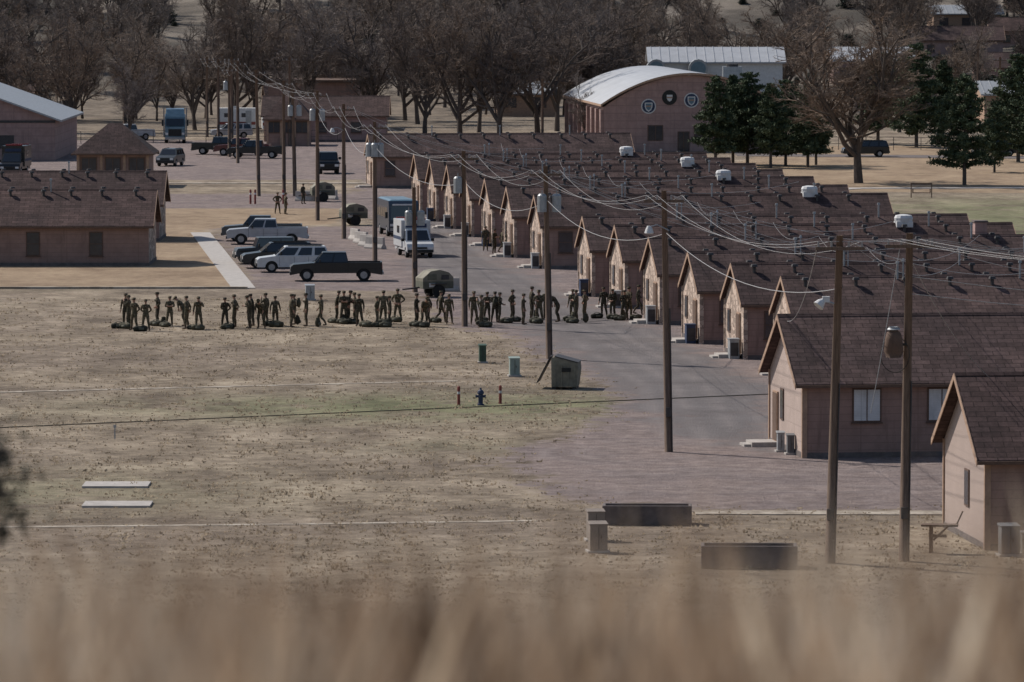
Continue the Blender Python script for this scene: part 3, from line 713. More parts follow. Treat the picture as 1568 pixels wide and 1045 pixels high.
def quads(P_, size, asp=.45):
    n = len(P_); a = np.random.randn(n,3); a /= np.linalg.norm(a,axis=1)[:,None]
    b = np.random.randn(n,3); b -= a*(a*b).sum(1)[:,None]; b /= np.linalg.norm(b,axis=1)[:,None]
    s_ = (size*(.6+.8*np.random.rand(n)))[:,None]
    V = np.stack([P_-a*s_-b*s_*asp, P_+a*s_-b*s_*asp*.6, P_+a*s_+b*s_*asp*.6, P_-a*s_+b*s_*asp],1).reshape(-1,3)
    return V, np.arange(n*4).reshape(-1,4)
def conifer(name, seed, H, rad, mat='needle', base=.18, n=9000, leaf=.13, full=.8, nb_=80):
    R = random.Random(seed); mb = MB()
    mb.tube([(0,0,-.2),(0,0,H*.5),(0,0,H*.97)],[H*.02,H*.013,.02],7)
    pts = []
    for i in range(nb_):
        t = base+(1-base)*(i/nb_)**.9; z = H*t
        tt = (t-base)/(1-base)
        rr = rad*(1-tt)**full*(.55+.45*min(1,tt/.12))*R.uniform(.5,1.2)+.12
        th = i*2.4+R.uniform(-.5,.5); d = Vector((math.cos(th),math.sin(th),R.uniform(-.12,.35)))
        tip = Vector((0,0,z))+d*rr
        mb.tube([(0,0,z),tip],[.05*(1-tt)+.015,.012],4)
        m_ = int(n/nb_*(.35+1.3*(1-tt)))
        for j in range(m_):
            u = R.random()**.5; c_ = Vector((0,0,z)).lerp(tip,u); w = .10+.18*rr*.4*(1-u*.4)
            pts.append((c_.x+R.gauss(0,w), c_.y+R.gauss(0,w), c_.z+R.gauss(0,w*.6)+.05))
    V,F = quads(np.array(pts), leaf)
    o = len(mb.v); mb.v += [tuple(v) for v in V.tolist()]; mb.f += [tuple(int(a)+o for a in f) for f in F]; mb.m += [1]*len(F)
    return mb.mesh(name, ['bark',mat])
PN = [conifer('pine_tree',1,10,3.1,base=.15,full=.6,n=16000,leaf=.12), conifer('pine_tree',2,10,2.8,base=.2,full=.65,n=15000,leaf=.12), conifer('pine_tree',3,10,3.7,base=.13,full=.5,n=18000,leaf=.12,nb_=100)]
JN = conifer('juniper_shrub',4,3,1.2,'needle_d',.03,2600,.12,.35)
for (x,y,h,v,r_) in [(20.6,576,9.1,0,0),(22.6,582,9.0,1,3),(24.0,580,9.3,2,1),(26.0,572,8.4,1,2),(27.8,578,8.6,2,3),(29.8,573,8.3,0,4),(31.0,580,7.6,1,5),(42.0,528,10.2,0,1),(45.2,636,11.4,2,2),(41.5,645,10.5,0,2.5),(52.5,590,11,2,3),(51,560,8,1,.7),(48.5,640,9.5,1,4),(47.5,560,6.5,0,2)]:
    obj('pine_tree', PN[v], (x,y,0), r_, scale=h/10)
e = empty('hillside_junipers')
for i in range(700):
    y = 800+R.random()*400; x = R.uniform(-1,1)*(y*.094+25)
    cl = math.sin(x*.06+1)+math.sin(y*.03+x*.02)
    if R.random() > .65+.3*cl: continue
    s_ = R.uniform(.35,1.2); obj('juniper', JN, (x,y,gz(x,y)-.1), R.random()*6, e, (s_*R.uniform(1.1,1.7),s_*1.3,s_*.8))
JS = conifer('juniper_sapling',9,2.2,.24,'needle_d',.74,1500,.02,.35)
obj('juniper_shrub', JS, (-2.50,25,gz(-2.4,25)), 1.0)

# ------------------------------------------------------------------ vehicles
CM = ['paint','carglass','tyre','rim','lamp','tail','black']
def arches(front, rear, z0, centers, r):
    pts = []
    for cx in centers:
        pts += [(cx-r*math.cos(t), .36+r*math.sin(t)) for t in [math.pi*i/8 for i in range(9)] if .36+r*math.sin(t) >= z0-1e-6]
    return [(front,z0)]+pts+[(rear,z0)]
def wheel(mb, x, y, r=.38, w=.25):
    s_ = 1 if y > 0 else -1
    mb.tube([(x,y-w/2,r),(x,y-w/2+.03,r),(x,y+w/2-.03,r),(x,y+w/2,r)],[r*.9,r,r,r*.9],18,2)
    mb.tube([(x,y+s_*(w/2-.02),r),(x,y+s_*(w/2+.012),r)],[r*.62,r*.55],12,3)
def cabin(mb, b0, b1, t0, t1, z0, z1, wb, wt, splits=(), rearglass=True):
    mb.hexa([(b0,-wb,z0),(b1,-wb,z0),(b1,wb,z0),(b0,wb,z0),(t0,-wt,z1),(t1,-wt,z1),(t1,wt,z1),(t0,wt,z1)],0)
    def pt(u, v, side):
        x = (b0+(b1-b0)*u)*(1-v)+(t0+(t1-t0)*u)*v; y = (wb*(1-v)+wt*v)*side; return Vector((x,y+side*.012,z0+(z1-z0)*v))
    cuts = [.0]+list(splits)+[1.0]
    for side in (-1,1):
        for a,b in zip(cuts[:-1],cuts[1:]):
            a2 = a+.03; b2 = b-.03
            q_ = [pt(a2,.08,side),pt(b2,.08,side),pt(b2,.86,side),pt(a2,.86,side)]
            mb.add(q_, [(0,1,2,3) if side<0 else (3,2,1,0)], 1)
    for (xb,xt,sg) in ((b0,t0,-1),(b1,t1,1)):
        if sg > 0 and not rearglass: continue
        f = lambda yy,v: Vector(((xb*(1-v)+xt*v)+sg*.012, yy*(wb*(1-v)+wt*v), z0+(z1-z0)*v))
        mb.add([f(-.88,.08),f(.88,.08),f(.86,.9),f(-.86,.9)], [(3,2,1,0) if sg<0 else (0,1,2,3)],1)
def vehicle(kind):
    mb = MB()
    if kind == 'pickup':
        w = .98; c1, c2 = 1.05, 4.75
        low = arches(.02,5.95,.42,(c1,c2),.47)
        prof = low+[(5.98,.75),(5.95,.82),(3.75,.82),(3.75,1.22),(1.62,1.2),(1.4,1.2),(.18,1.1),(0,.95)]
        mb.extr(prof,-w,w,0)
        mb.box((3.75,-w,.822),(5.93,-w+.1,1.24)); mb.box((3.75,w-.1,.822),(5.93,w,1.24)); mb.box((5.85,-w+.102,.822),(5.95,w-.102,1.25))
        mb.box((3.8,-w+.105,.823),(5.84,w-.105,.84),6)
        cabin(mb,1.55,3.75,2.1,3.6,1.215,1.88,.94,.76,(.52,))
        wheels = [c1,c2]; L = 5.95; zt=1.1
        for xx in (1.6,2.7,3.72): mb.box((xx-.012,-w-.004,.5),(xx+.012,w+.004,1.15),6)
    elif kind == 'suv':
        w = .96; c1,c2 = .98,3.85
        prof = arches(.02,4.85,.36,(c1,c2),.43)+[(4.9,.7),(4.86,1.1),(1.3,1.12),(.2,.98),(0,.85)]
        mb.extr(prof,-w,w,0)
        cabin(mb,1.2,4.84,1.95,4.6,1.11,1.74,.93,.74,(.38,.7))
        mb.box((2.1,-.62,1.741),(4.4,-.57,1.79),6); mb.box((2.1,.57,1.741),(4.4,.62,1.79),6)
        wheels=[c1,c2]; L=4.87; zt=.95
        for xx in (1.5,2.5,3.45): mb.box((xx-.012,-w-.004,.45),(xx+.012,w+.004,1.05),6)
    elif kind == 'jeep':
        w = .85; c1,c2=.75,3.2
        prof = arches(.05,4.05,.5,(c1,c2),.46)+[(4.05,1.15),(1.3,1.15),(.15,1.08),(.05,.9)]
        mb.extr(prof,-w,w,0)
        cabin(mb,1.35,4.03,1.6,3.98,1.15,1.82,.82,.74,(.35,.65))
        mb.tube([(4.06,0,.95),(4.25,0,.95)],[.36,.36],14,2)
        for cx in (c1,c2):
            for s_ in (-1,1): mb.box((cx-.5,s_*.85-.12,.88),(cx+.5,s_*.85+.12,.95),6)
        wheels=[c1,c2]; L=4.05; zt=.95
    elif kind == 'van':
        w = 1.02; c1,c2=.9,4.5
        prof = arches(.05,6.0,.4,(c1,c2),.45)+[(6.0,1.0),(2.0,1.25),(1.3,1.25),(.15,1.05),(.0,.8)]
        mb.extr(prof,-w,w,0)
        cabin(mb,.95,2.3,1.75,2.35,1.2,2.1,.98,.86,(),False)
        mb.box((2.25,-1.12,.75),(6.1,1.12,2.75),0); mb.box((2.1,-.9,2.1),(2.3,.9,2.6),0)
        mb.box((2.08,-.8,2.2),(2.097,.8,2.5),7)
        mb.box((6.1,-.95,1.0),(6.115,-.05,2.5),6); mb.box((6.1,.05,1.0),(6.115,.95,2.5),6)
        mb.box((6.118,-.8,1.75),(6.13,-.2,2.3),1); mb.box((6.118,.2,1.75),(6.13,.8,2.3),1)
        for s_ in (-1,1):
            mb.box((2.4,s_*1.125-.008,1.25),(6.0,s_*1.125+.008,1.5),7); mb.box((3.2,s_*1.13-.01,1.75),(4.3,s_*1.13+.01,2.3),1)
        mb.box((2.5,-.8,2.752),(2.8,.8,2.9),5); mb.box((5.9,-.9,2.752),(6.05,.9,2.85),5)
        wheels=[c1,c2]; L=6.1; zt=.9
    elif kind == 'bus':
        w = 1.2; c1,c2=1.5,5.6
        prof = arches(.02,7.4,.4,(c1,c2),.52)+[(7.4,2.75),(7.2,2.85),(.4,2.85),(.15,2.6),(0,1.3)]
        mb.extr(prof,-w,w,0)
        mb.hexa([(.5,-1.1,2.852),(7.1,-1.1,2.852),(7.1,1.1,2.852),(.5,1.1,2.852),(.7,-.9,2.95),(6.9,-.9,2.95),(6.9,.9,2.95),(.7,.9,2.95)],8)  # roof panel in a lighter blue: its sunlit look is painted in
        mb.add([(-.012,-1.05,1.35),(-.012,1.05,1.35),(.115,1.0,2.45),(.115,-1.0,2.45)],[(3,2,1,0)],1)
        mb.box((.0,-.9,2.5),(.06,.9,2.62),4)
        for i in range(5):
            for s_ in (-1,1): mb.box((1.1+i*1.25,s_*1.2-.012,1.5),(2.15+i*1.25,s_*1.2+.012,2.35),1)
        mb.box((7.402,-.9,1.5),(7.415,.9,2.4),1); mb.box((-.04,-1.1,.5),(-.005,1.1,.72),3)
        mb.box((-.03,-.6,.8),(-.004,.6,1.2),6)
        for s_ in (-1,1): mb.box((-.03,s_*.95-.15,.85),(-.004,s_*.95+.15,1.05),4); mb.box((-.1,s_*1.4-.1,1.5),(0,s_*1.4+.1,2.0),6)
        wheels=[c1,c2]; L=7.4; zt=.85
    if kind in ('pickup','suv','jeep','van'):
        mb.box((-.06,-w+.05,.42),(.03,w-.05,.62),6); mb.box((L-.02,-w+.05,.45),(L+.1,w-.05,.62),3 if kind=='pickup' else 6)
        mb.box((-.015,-w*.5,.68),(.02,w*.5,zt-.08),6)
        for s_ in (-1,1):
            mb.box((-.02,s_*w*.72-.17,zt-.3),(.05,s_*w*.72+.17,zt-.1),4); mb.box((L-.03,s_*(w-.1)-.09,.8),(L+.012,s_*(w-.1)+.09,1.08),5)
            mx = {'pickup':1.85,'suv':1.55,'jeep':1.55,'van':1.35}[kind]; mb.box((mx,s_*(w+.12)-.12,1.2),(mx+.1,s_*(w+.12)+.12,1.42),6)
    for cx in wheels:
        r_ = {'pickup':.41,'suv':.37,'jeep':.4,'van':.38,'bus':.46}[kind]
        for s_ in (-1,1): wheel(mb,cx,s_*(w-.14),r_,.26)
        mb.box((cx-.46,-w+.3,.3),(cx+.46,w-.3,.8),6)
    mb.v = [(a-L/2,b,c_) for a,b,c_ in mb.v]
    return mb
VC = {}
def car(name, kind, pt_, x, y, deg, stripe='navy', sc=1):
    if (kind,pt_) not in VC:
        mb = vehicle(kind); VC[(kind,pt_)] = mb.mesh(name, [pt_]+CM[1:]+[stripe,'p_blue'])
    o = obj(name, VC[(kind,pt_)], (x,y,0), math.radians(deg), scale=sc); bevel(o,.05,3,30); return o
car('pickup_truck','pickup','p_black',-11.45,370,3)
car('pickup_truck','pickup','p_silver',-18.0,418,2)
car('pickup_truck','pickup','p_grey',-18.6,423,1)
car('police_suv','suv','p_white',-14.7,380.5,6)
car('suv','suv','p_black',-15.9,385.5,7)
car('off_road_vehicle','jeep','p_grey',-17.1,391,10)
car('ambulance_van','van','p_white',-6.9,401,100,sc=.93)
car('passenger_bus','bus','p_navy',-8.7,432,99,sc=.95)
car('suv','suv','p_grey',-34.7,578,80)
car('pickup_truck','pickup','p_black',-27.0,600,-4); car('pickup_truck','pickup','p_red',-28.8,608,-6); car('pickup_truck','pickup','p_black',-31.4,612,175)
car('off_road_vehicle','jeep','p_black',-18.0,557,95,sc=1.15)
car('ambulance_van','van','p_black',-48.6,556,85)
car('pickup_truck','pickup','p_white',-44.5,660,30)
for (x,y,pt_,d) in [(-33,668,'p_silver',10),(37.5,604,'p_black',5),(51.5,606,'p_black',3),(-52,640,'p_grey',0)]:
    car('suv','suv',pt_,x,y,d)
mb = MB()
mb.box((-1.1,-2.6,.6),(1.1,-.9,1.75)); mb.hexa([(-1.2,-.95,.6),(1.2,-.95,.6),(1.2,1.6,.6),(-1.2,1.6,.6),(-1.15,-.5,3.0),(1.15,-.5,3.0),(1.2,1.6,3.2),(-1.2,1.6,3.2)])
mb.hexa([(-1.1,-.4,3.0),(1.1,-.4,3.0),(1.1,1.6,3.2),(-1.1,1.6,3.2),(-1.0,.5,3.8),(1.0,.5,3.8),(1.05,1.55,3.9),(-1.05,1.55,3.9)])
mb.add([(-1.02,-.89,1.95),(1.02,-.89,1.95),(1.02,-.62,2.75),(-1.02,-.62,2.75)],[(0,1,2,3)],1)
mb.box((-.75,-2.64,.8),(.75,-2.605,1.6),6); mb.box((-1.15,-2.72,.4),(1.15,-2.45,.68),3)
for s_ in (-1,1):
    mb.box((s_*.93-.14,-2.64,.95),(s_*.93+.14,-2.606,1.2),4); mb.box((s_*1.42-.1,-.8,1.9),(s_*1.42+.1,-.7,2.6),6); mb.tube([(s_*1.3,1.75,.6),(s_*1.3,1.75,3.9)],[.08,.08],8,3)
    for yy in (-2.0,3.0,4.3):
        mb.tube([(s_*1.0-.18,yy,.5),(s_*1.0+.18,yy,.5)],[.5,.5],14,2)
mb.box((-.5,1.6,.6),(.5,5.0,.9),6)
o = obj('semi_truck', mb.mesh('semi_truck',['p_blue','carglass','tyre','rim','lamp','tail','black','white']), (-38.6,652,0), math.radians(3)); bevel(o,.05)
def trailer(x,y,L,deg,st):
    mb = MB(); mb.box((0,0,.6),(L,2.4,3.0)); mb.box((.02,-.012,1.0),(L-.02,-.003,1.35),1)
    for i in range(int(L/2.2)): mb.box((.7+i*2.1,-.02,1.9),(1.6+i*2.1,-.004,2.4),2)
    mb.box((L-1.2,-.022,.75),(L-.5,-.005,2.7),4)
    for xx in (L*.45,L*.57):
        mb.tube([(xx,.0,.38),(xx,.3,.38)],[.38,.38],14,3); mb.tube([(xx,2.1,.38),(xx,2.4,.38)],[.38,.38],14,3)
    mb.tube([(-1.3,1.2,.6),(0,1.2,.65)],[.07,.07],6,3); mb.box((L*.3,.8,3.0),(L*.3+.9,1.6,3.2),4)
    o = obj('travel_trailer', mb.mesh('travel_trailer',['white',st,'glass','tyre','metalgrey']), (x,y,0), math.radians(deg)); bevel(o,.08)
trailer(-35.5,688,4.5,0,'red'); trailer(-30,684,4.2,5,'red')

def eq(x,y,deg):
    mb = MB(); mb.box((-1.0,-.7,.55),(1.0,.7,1.0),0)
    prof = [(-1.0,1.0),(1.0,1.0),(1.0,1.25),(.7,1.55),(.1,1.72),(-.5,1.62),(-1.0,1.2)]; mb.extr(prof,-.7,.7,1)
    for s_ in (-1,1): mb.tube([(.0,s_*.78-.1,.4),(0,s_*.78+.1,.4)],[.4,.4],14,2); mb.box((-.5,s_*.8-.12,.82),(.5,s_*.8+.12,.88),3)
    mb.tube([(-1,0,.6),(-2.1,0,.5)],[.06,.05],6,3); mb.box((.2,-.72,1.1),(.7,-.705,1.4),3); mb.box((-.6,-.72,.65),(-.2,-.705,.9),4)
    mb.box((-.7,-.72,1.1),(-.1,-.705,1.45),0)
    o = obj('generator_trailer', mb.mesh('generator_trailer',['olive','dump','tyre','darkmetal','white']), (x,y,0), math.radians(deg)); bevel(o,.05)
eq(-4.8,352,20); eq(-12.5,448,15); eq(-16.4,492,10)
for i,(x,y) in enumerate([(-11.7,424),(-11.1,419),(-10.5,414.5),(-9.9,411),(-16.0,496),(-17.4,494),(-17.9,493),(-4.2,358)]):
    mb = MB(); mb.extr([(-.28,0),(.28,0),(.28,.12),(.12,.35),(.09,.85),(-.09,.85),(-.12,.35),(-.28,.12)],-.9,.9)
    o = obj('concrete_barrier', mb.mesh('concrete_barrier',['concrete']), (x,y,0), math.radians(20+i*9)); bevel(o,.02)
for (x,y) in [(-22.4,487),(-22.0,487),(-19.6,487)]:
    mb = MB(); mb.tube([(0,0,0),(0,0,1.2),(0,0,1.25)],[.09,.09,.03],8); mb.tube([(0,0,.8),(0,0,.95)],[.095,.095],8,1)
    obj('red_bollard', mb.mesh('red_bollard',['red','white']), (x,y,0))

# ------------------------------------------------------------------ furniture in the field
def cabinet(x,y,w,d,h,mat,name='utility_cabinet'):
    mb = MB(); mb.box((-w/2-.08,-d/2-.08,0),(w/2+.08,d/2+.08,.08),1); mb.box((-w/2,-d/2,.08),(w/2,d/2,h),0)
    mb.hexa([(-w/2-.03,-d/2-.03,h),(w/2+.03,-d/2-.03,h),(w/2+.03,d/2+.03,h),(-w/2-.03,d/2+.03,h),(-w/2-.03,-d/2-.03,h+.03),(w/2+.03,-d/2-.03,h+.03),(w/2+.03,d/2+.03,h+.09),(-w/2-.03,d/2+.03,h+.09)],0)
    mb.box((-.01,-d/2-.02,.15),(.01,-d/2-.003,h-.06),2); mb.box((w*.1,-d/2-.03,h*.5),(w*.16,-d/2-.004,h*.62),2)
    o = obj(name, mb.mesh(name,[mat,'concrete','darkmetal']), (x,y,0), .12); bevel(o,.015)
cabinet(-1.53,294,.36,.36,.9,'dkgreen'); cabinet(.12,284.5,.5,.45,.9,'ltgreen'); cabinet(-12.4,348.5,.55,.5,.9,'metalgrey')
mb = MB(); mb.tube([(0,0,0),(0,0,.06),(0,0,.07),(0,0,.52),(0,0,.54),(0,0,.6),(0,0,.68),(0,0,.74),(0,0,.82)],[.17,.17,.11,.11,.155,.155,.13,.05,.045],12)
mb.tube([(-.22,0,.42),(.22,0,.42)],[.065,.065],8); mb.tube([(0,-.21,.4),(0,0,.4)],[.08,.08],8); mb.tube([(-.24,0,.42),(-.2,0,.42)],[.09,.09],6); mb.tube([(.2,0,.42),(.24,0,.42)],[.09,.09],6)
obj('fire_hydrant', mb.mesh('fire_hydrant',['navy'],False), (-1.47,265.9,0))
for x,y in [(-2.5,266.2),(-.55,266.8)]:
    mb = MB(); mb.tube([(0,0,0),(0,0,.5)],[.075,.075],10,0); mb.tube([(0,0,.5),(0,0,.62)],[.077,.077],10,1); mb.tube([(0,0,.62),(0,0,.84),(0,0,.88)],[.075,.075,.03],10,0)
    obj('hydrant_bollard', mb.mesh('hydrant_bollard',['red','white']), (x,y,0))
mb = MB(); mb.extr([(-.6,.12),(.62,.12),(.72,.95),(.68,1.28),(-.45,1.58),(-.62,1.5)],-.8,.8,0)
for i in range(4): mb.box((-.45+i*.32,-.86,.2),(-.39+i*.32,-.802,1.2),0)
mb.box((-.1,-.87,.85),(.35,-.862,1.05),2)
mb.hexa([(-1.35,-.78,.3),(-1.3,-.78,.3),(-1.3,.78,.3),(-1.35,.78,.3),(-.68,-.78,1.6),(-.63,-.78,1.6),(-.63,.78,1.6),(-.68,.78,1.6)],1)
mb.hexa([(-.45,-.82,1.59),(.72,-.82,1.285),(.72,.82,1.285),(-.45,.82,1.59),(-.45,-.82,1.63),(.72,-.82,1.325),(.72,.82,1.325),(-.45,.82,1.63)],1)
for a in (-.5,.5): mb.box((a-.1,-.7,0),(a+.1,.7,.12),1)
o = obj('dumpster', mb.mesh('dumpster',['dump','darkmetal','black']), (2.6,276.6,0), math.radians(-6)); bevel(o,.02)
def trough(x,y,w,d,h,mat):
    mb = MB(); t=.12
    mb.box((-w/2,-d/2,0),(w/2,-d/2+t,h)); mb.box((-w/2,d/2-t,0),(w/2,d/2,h)); mb.box((-w/2,-d/2+t+.002,0),(-w/2+t,d/2-t-.002,h)); mb.box((w/2-t,-d/2+t+.002,0),(w/2,d/2-t-.002,h))
    mb.box((-w/2+t+.002,-d/2+t+.002,0),(w/2-t-.002,d/2-t-.002,h-.12),1)
    o = obj('concrete_planter', mb.mesh('concrete_planter',[mat,'ground']), (x,y,0), math.radians(-1.5)); bevel(o,.02)
trough(5.0,209.6,3.3,1.1,.72,'concrete_d'); trough(8.15,194.6,3.3,1.2,.78,'concrete_d')
M['block'] = simple('concrete_block', (.22,.185,.16), .2, 2, .9)
cabinet(3.02,199.5,.62,.6,1.0,'block','concrete_block'); cabinet(3.0,203.5,.6,.5,1.05,'block','concrete_block')
M['acgrey'] = simple('ac_housing', (.14,.14,.145), .15, 2, .7)
cabinet(17.4,198.3,.65,.6,1.05,'acgrey','air_conditioner'); cabinet(18.15,198.6,.55,.5,.75,'acgrey','air_conditioner')
cabinet(11.75,239.3,.3,.3,.8,'acgrey'); cabinet(11.4,240.6,.3,.3,.8,'metalgrey')
mb = MB(); mb.box((-.07,-.07,0),(.07,.07,.95)); mb.box((-.35,-.3,.951),(.95,.25,1.02)); mb.box((.071,-.05,.55),(.55,.05,.65)); mb.tube([(.6,0,.95),(.08,0,.45)],[.04,.04],6); mb.tube([(.9,.1,1.02),(1.1,.3,1.45)],[.03,.03],5)
obj('wooden_stand', mb.mesh('wooden_stand',['wood']), (14.75,199.3,0), -.1)
mb = MB(); mb.tube([(0,0,0),(0,0,.62)],[.03,.03],6); mb.box((-.06,-.035,.5),(.06,-.031,.62))
obj('marker_post', mb.mesh('marker_post',['metalgrey']), (-17.3,247,0))
def fence(x0,y0,x1,y1,h=1.4,step=3):
    mb = MB(); L = math.hypot(x1-x0,y1-y0); n = int(L/step)
    for i in range(n+1):
        t=i/n; mb.tube([(x0+(x1-x0)*t,y0+(y1-y0)*t,0),(x0+(x1-x0)*t,y0+(y1-y0)*t,h)],[.04,.04],5)
    for z in (h, h*.5): mb.tube([(x0,y0,z),(x1,y1,z)],[.025,.025],4)
    obj('rail_fence', mb.mesh('rail_fence',['darkmetal']))
fence(30,628,75,622); fence(-80,646,-46,648); fence(-44,650,-20,652)
mb = MB()
for s_ in (-1,1): mb.tube([(s_*.9,0,0),(s_*.9,0,1.3)],[.05,.05],6)
mb.box((-.95,-.03,1.15),(.95,.03,1.3)); mb.box((-.8,-.2,.4),(.8,.2,.46)); mb.box((-.8,-.2,.46),(-.72,.2,.8)); mb.box((.72,-.2,.46),(.8,.2,.8))
obj('park_bench', mb.mesh('park_bench',['wood']), (36,500,0))

# ------------------------------------------------------------------ soldiers
def body(pose, seed=0):
    R = random.Random(seed); V=[]; E=[]; Rr=[]
    def v(p, r, par=None):
        V.append(p); Rr.append(r if isinstance(r,tuple) else (r,r)); i=len(V)-1
        if par is not None: E.append((par,i))
        return i
    lean = pose.get('lean',0)
    def L_(x,y,z):
        dz = z-.95; return (x, y*math.cos(lean)-dz*math.sin(lean), .95+dz*math.cos(lean)+y*math.sin(lean)*-1*0)
    pel = v((0,0,.95),(.145,.115)); sp = v(L_(0,.01,1.12),(.14,.11),pel); ch = v(L_(0,.01,1.32),(.175,.13),sp); nb_ = v(L_(0,.0,1.47),(.085,.075),ch)
    nk = v(L_(0,-.01,1.53),(.058,.058),nb_); hd = v(L_(0,-.025,1.62),(.078,.09),nk); ht = v(L_(0,-.02,1.71),(.075,.088),hd)
    hands = []
    for s_,arm in ((-1,pose['la']),(1,pose['ra'])):
        sh = v(L_(s_*.19,.0,1.42),(.075,.075),ch)
        e_, w_ = arm; el = v(L_(s_*e_[0],e_[1],e_[2]),(.056,.056),sh); wr = v(L_(s_*w_[0],w_[1],w_[2]),(.04,.04),el)
        d = (Vector(V[wr])-Vector(V[el])).normalized(); pm = Vector(V[wr])+d*.075; p = v(tuple(pm),(.042,.026),wr)
        hands.append(pm)
        side = d.cross(Vector((1,0,0)) if abs(d.x)<.8 else Vector((0,1,0))).normalized(); inn = d.cross(side).normalized()
        for k_,(o_,ln) in enumerate(((-.032,.07),(-.011,.082),(.011,.078),(.032,.06))):
            a = pm+side*o_+d*.045; f1 = v(tuple(a),.0105,p); f2 = v(tuple(a+d*ln*.5+inn*.01),.0095,f1); v(tuple(a+d*ln*.8+inn*.03),.008,f2)
        a = pm-side*.045+d*.0; f1 = v(tuple(a),.012,p); v(tuple(a+d*.045-side*.02),.010,f1)
    for s_,leg in ((-1,pose['ll']),(1,pose['rl'])):
        hp = v((s_*.10,0,.87),(.105,.11),pel); k_,a_,yaw = leg
        kn = v((s_*k_[0],k_[1],k_[2]),(.074,.078),hp); cf = v((s_*(k_[0]*.5+a_[0]*.5),(k_[1]+a_[1])/2+.02,(k_[2]+a_[2])/2+.05),(.07,.072),kn)
        an = v((s_*a_[0],a_[1],a_[2]),(.052,.054),cf); hl = v((s_*a_[0],a_[1]+.03,a_[2]-.055),(.044,.04),an); v((s_*(a_[0]+.03),a_[1]-.18,a_[2]-.06),(.045,.034),hl)
    me = bpy.data.meshes.new('b'); me.from_pydata(V,E,[]); o = bpy.data.objects.new('b',me); COL.objects.link(o)
    md = o.modifiers.new('s','SKIN'); md.use_smooth_shade = True
    for i,r in enumerate(Rr): me.skin_vertices[0].data[i].radius = r
    me.skin_vertices[0].data[0].use_root = True
    o.modifiers.new('u','SUBSURF').levels = 1
    dg = bpy.context.evaluated_depsgraph_get(); ev = o.evaluated_get(dg); bm = bpy.data.meshes.new_from_object(ev)
    mb = MB(); mb.v = [tuple(x.co) for x in bm.vertices]; hc = Vector(L_(0,-.02,1.65)); neckz = Vector(L_(0,-.01,1.5)); up = (hc-neckz).normalized()
    for p in bm.polygons:
        c_ = p.center; m_ = 0
        if (c_-neckz).dot(up) > 0 and (c_-hc).length < .25: m_ = 1
        elif min((c_-h_).length for h_ in hands) < .11: m_ = 1
        elif c_.z < .2: m_ = 2
        mb.f.append(tuple(p.vertices)); mb.m.append(m_)
    bpy.data.objects.remove(o)
    rot = Matrix.Translation(hc) @ Matrix.Rotation(lean,4,'X') @ Matrix.Rotation(pose.get('turn',0),4,'Z')
    mb.sphere((0,.012,.045),.098,3,12,6,(.95,1.08,.75),rot)
    mb.tube([rot@Vector((0,-.0,.055)),rot@Vector((0,0,.12)),rot@Vector((0,0,.128))],[.112,.104,.06],12,0)
    mb.hexa([(-.075,-.17,.052),(.075,-.17,.052),(.085,-.07,.06),(-.085,-.07,.06),(-.07,-.17,.06),(.07,-.17,.06),(.085,-.07,.075),(-.085,-.07,.075)],0,rot)
    mb.hexa([(-.013,-.128,-.02),(.013,-.128,-.02),(.013,-.09,-.02),(-.013,-.09,-.02),(-.006,-.108,.02),(.006,-.108,.02),(.006,-.085,.02),(-.006,-.085,.02)],1,rot)
    for s_ in (-1,1):
        mb.sphere((s_*.03,-.096,.012),.010,3,6,4,(1,1,1),rot); mb.sphere((s_*.088,.0,-.005),.026,1,6,5,(.4,.8,1.1),rot)
    mb.box((-.022,-.106,-.052),(.022,-.094,-.045),3,rot)
    Tm = Matrix.Translation((0,0,.95))@Matrix.Rotation(lean,4,'X')@Matrix.Translation((0,0,-.95))
    mb.box((-.13,-.15,1.27),(-.03,-.12,1.38),0,Tm); mb.box((.03,-.15,1.27),(.13,-.12,1.38),0,Tm)
    if pose.get('pack'):
        mb.sphere((0,.25,1.25),.18,4,12,8,(.95,.75,1.4),Tm); mb.sphere((0,.25,1.5),.1,4,10,6,(1.5,.9,.8),Tm); mb.box((-.15,.12,1.1),(.15,.18,1.45),4,Tm)
        for s_ in (-1,1): mb.tube([Tm@Vector((s_*.12,.15,1.45)),Tm@Vector((s_*.13,.0,1.52)),Tm@Vector((s_*.13,-.14,1.38)),Tm@Vector((s_*.15,-.1,1.15)),Tm@Vector((s_*.15,.15,1.1))],[.025]*5,5,4)
    return mb.mesh('soldier',['camo','skin','boot','hair','bag'],True)
st = ((.11,-.02,.49),(.13,.03,.10),0); st2 = ((.15,-.04,.49),(.2,.0,.10),0)
dn = ((.25,.04,1.14),(.27,-.05,.90)); hip = ((.38,.08,1.19),(.20,-.08,1.02)); fr = ((.28,.0,1.15),(.06,-.22,1.08)); fold = ((.27,-.05,1.17),(-.04,-.22,1.20)); pk = ((.29,.06,1.15),(.2,-.04,.95)); up_ = ((.30,-.12,1.22),(.14,-.22,1.48))
rch = ((.22,-.22,1.14),(.2,-.38,.95)); bk = ((.30,.1,1.16),(.06,.17,1.0))
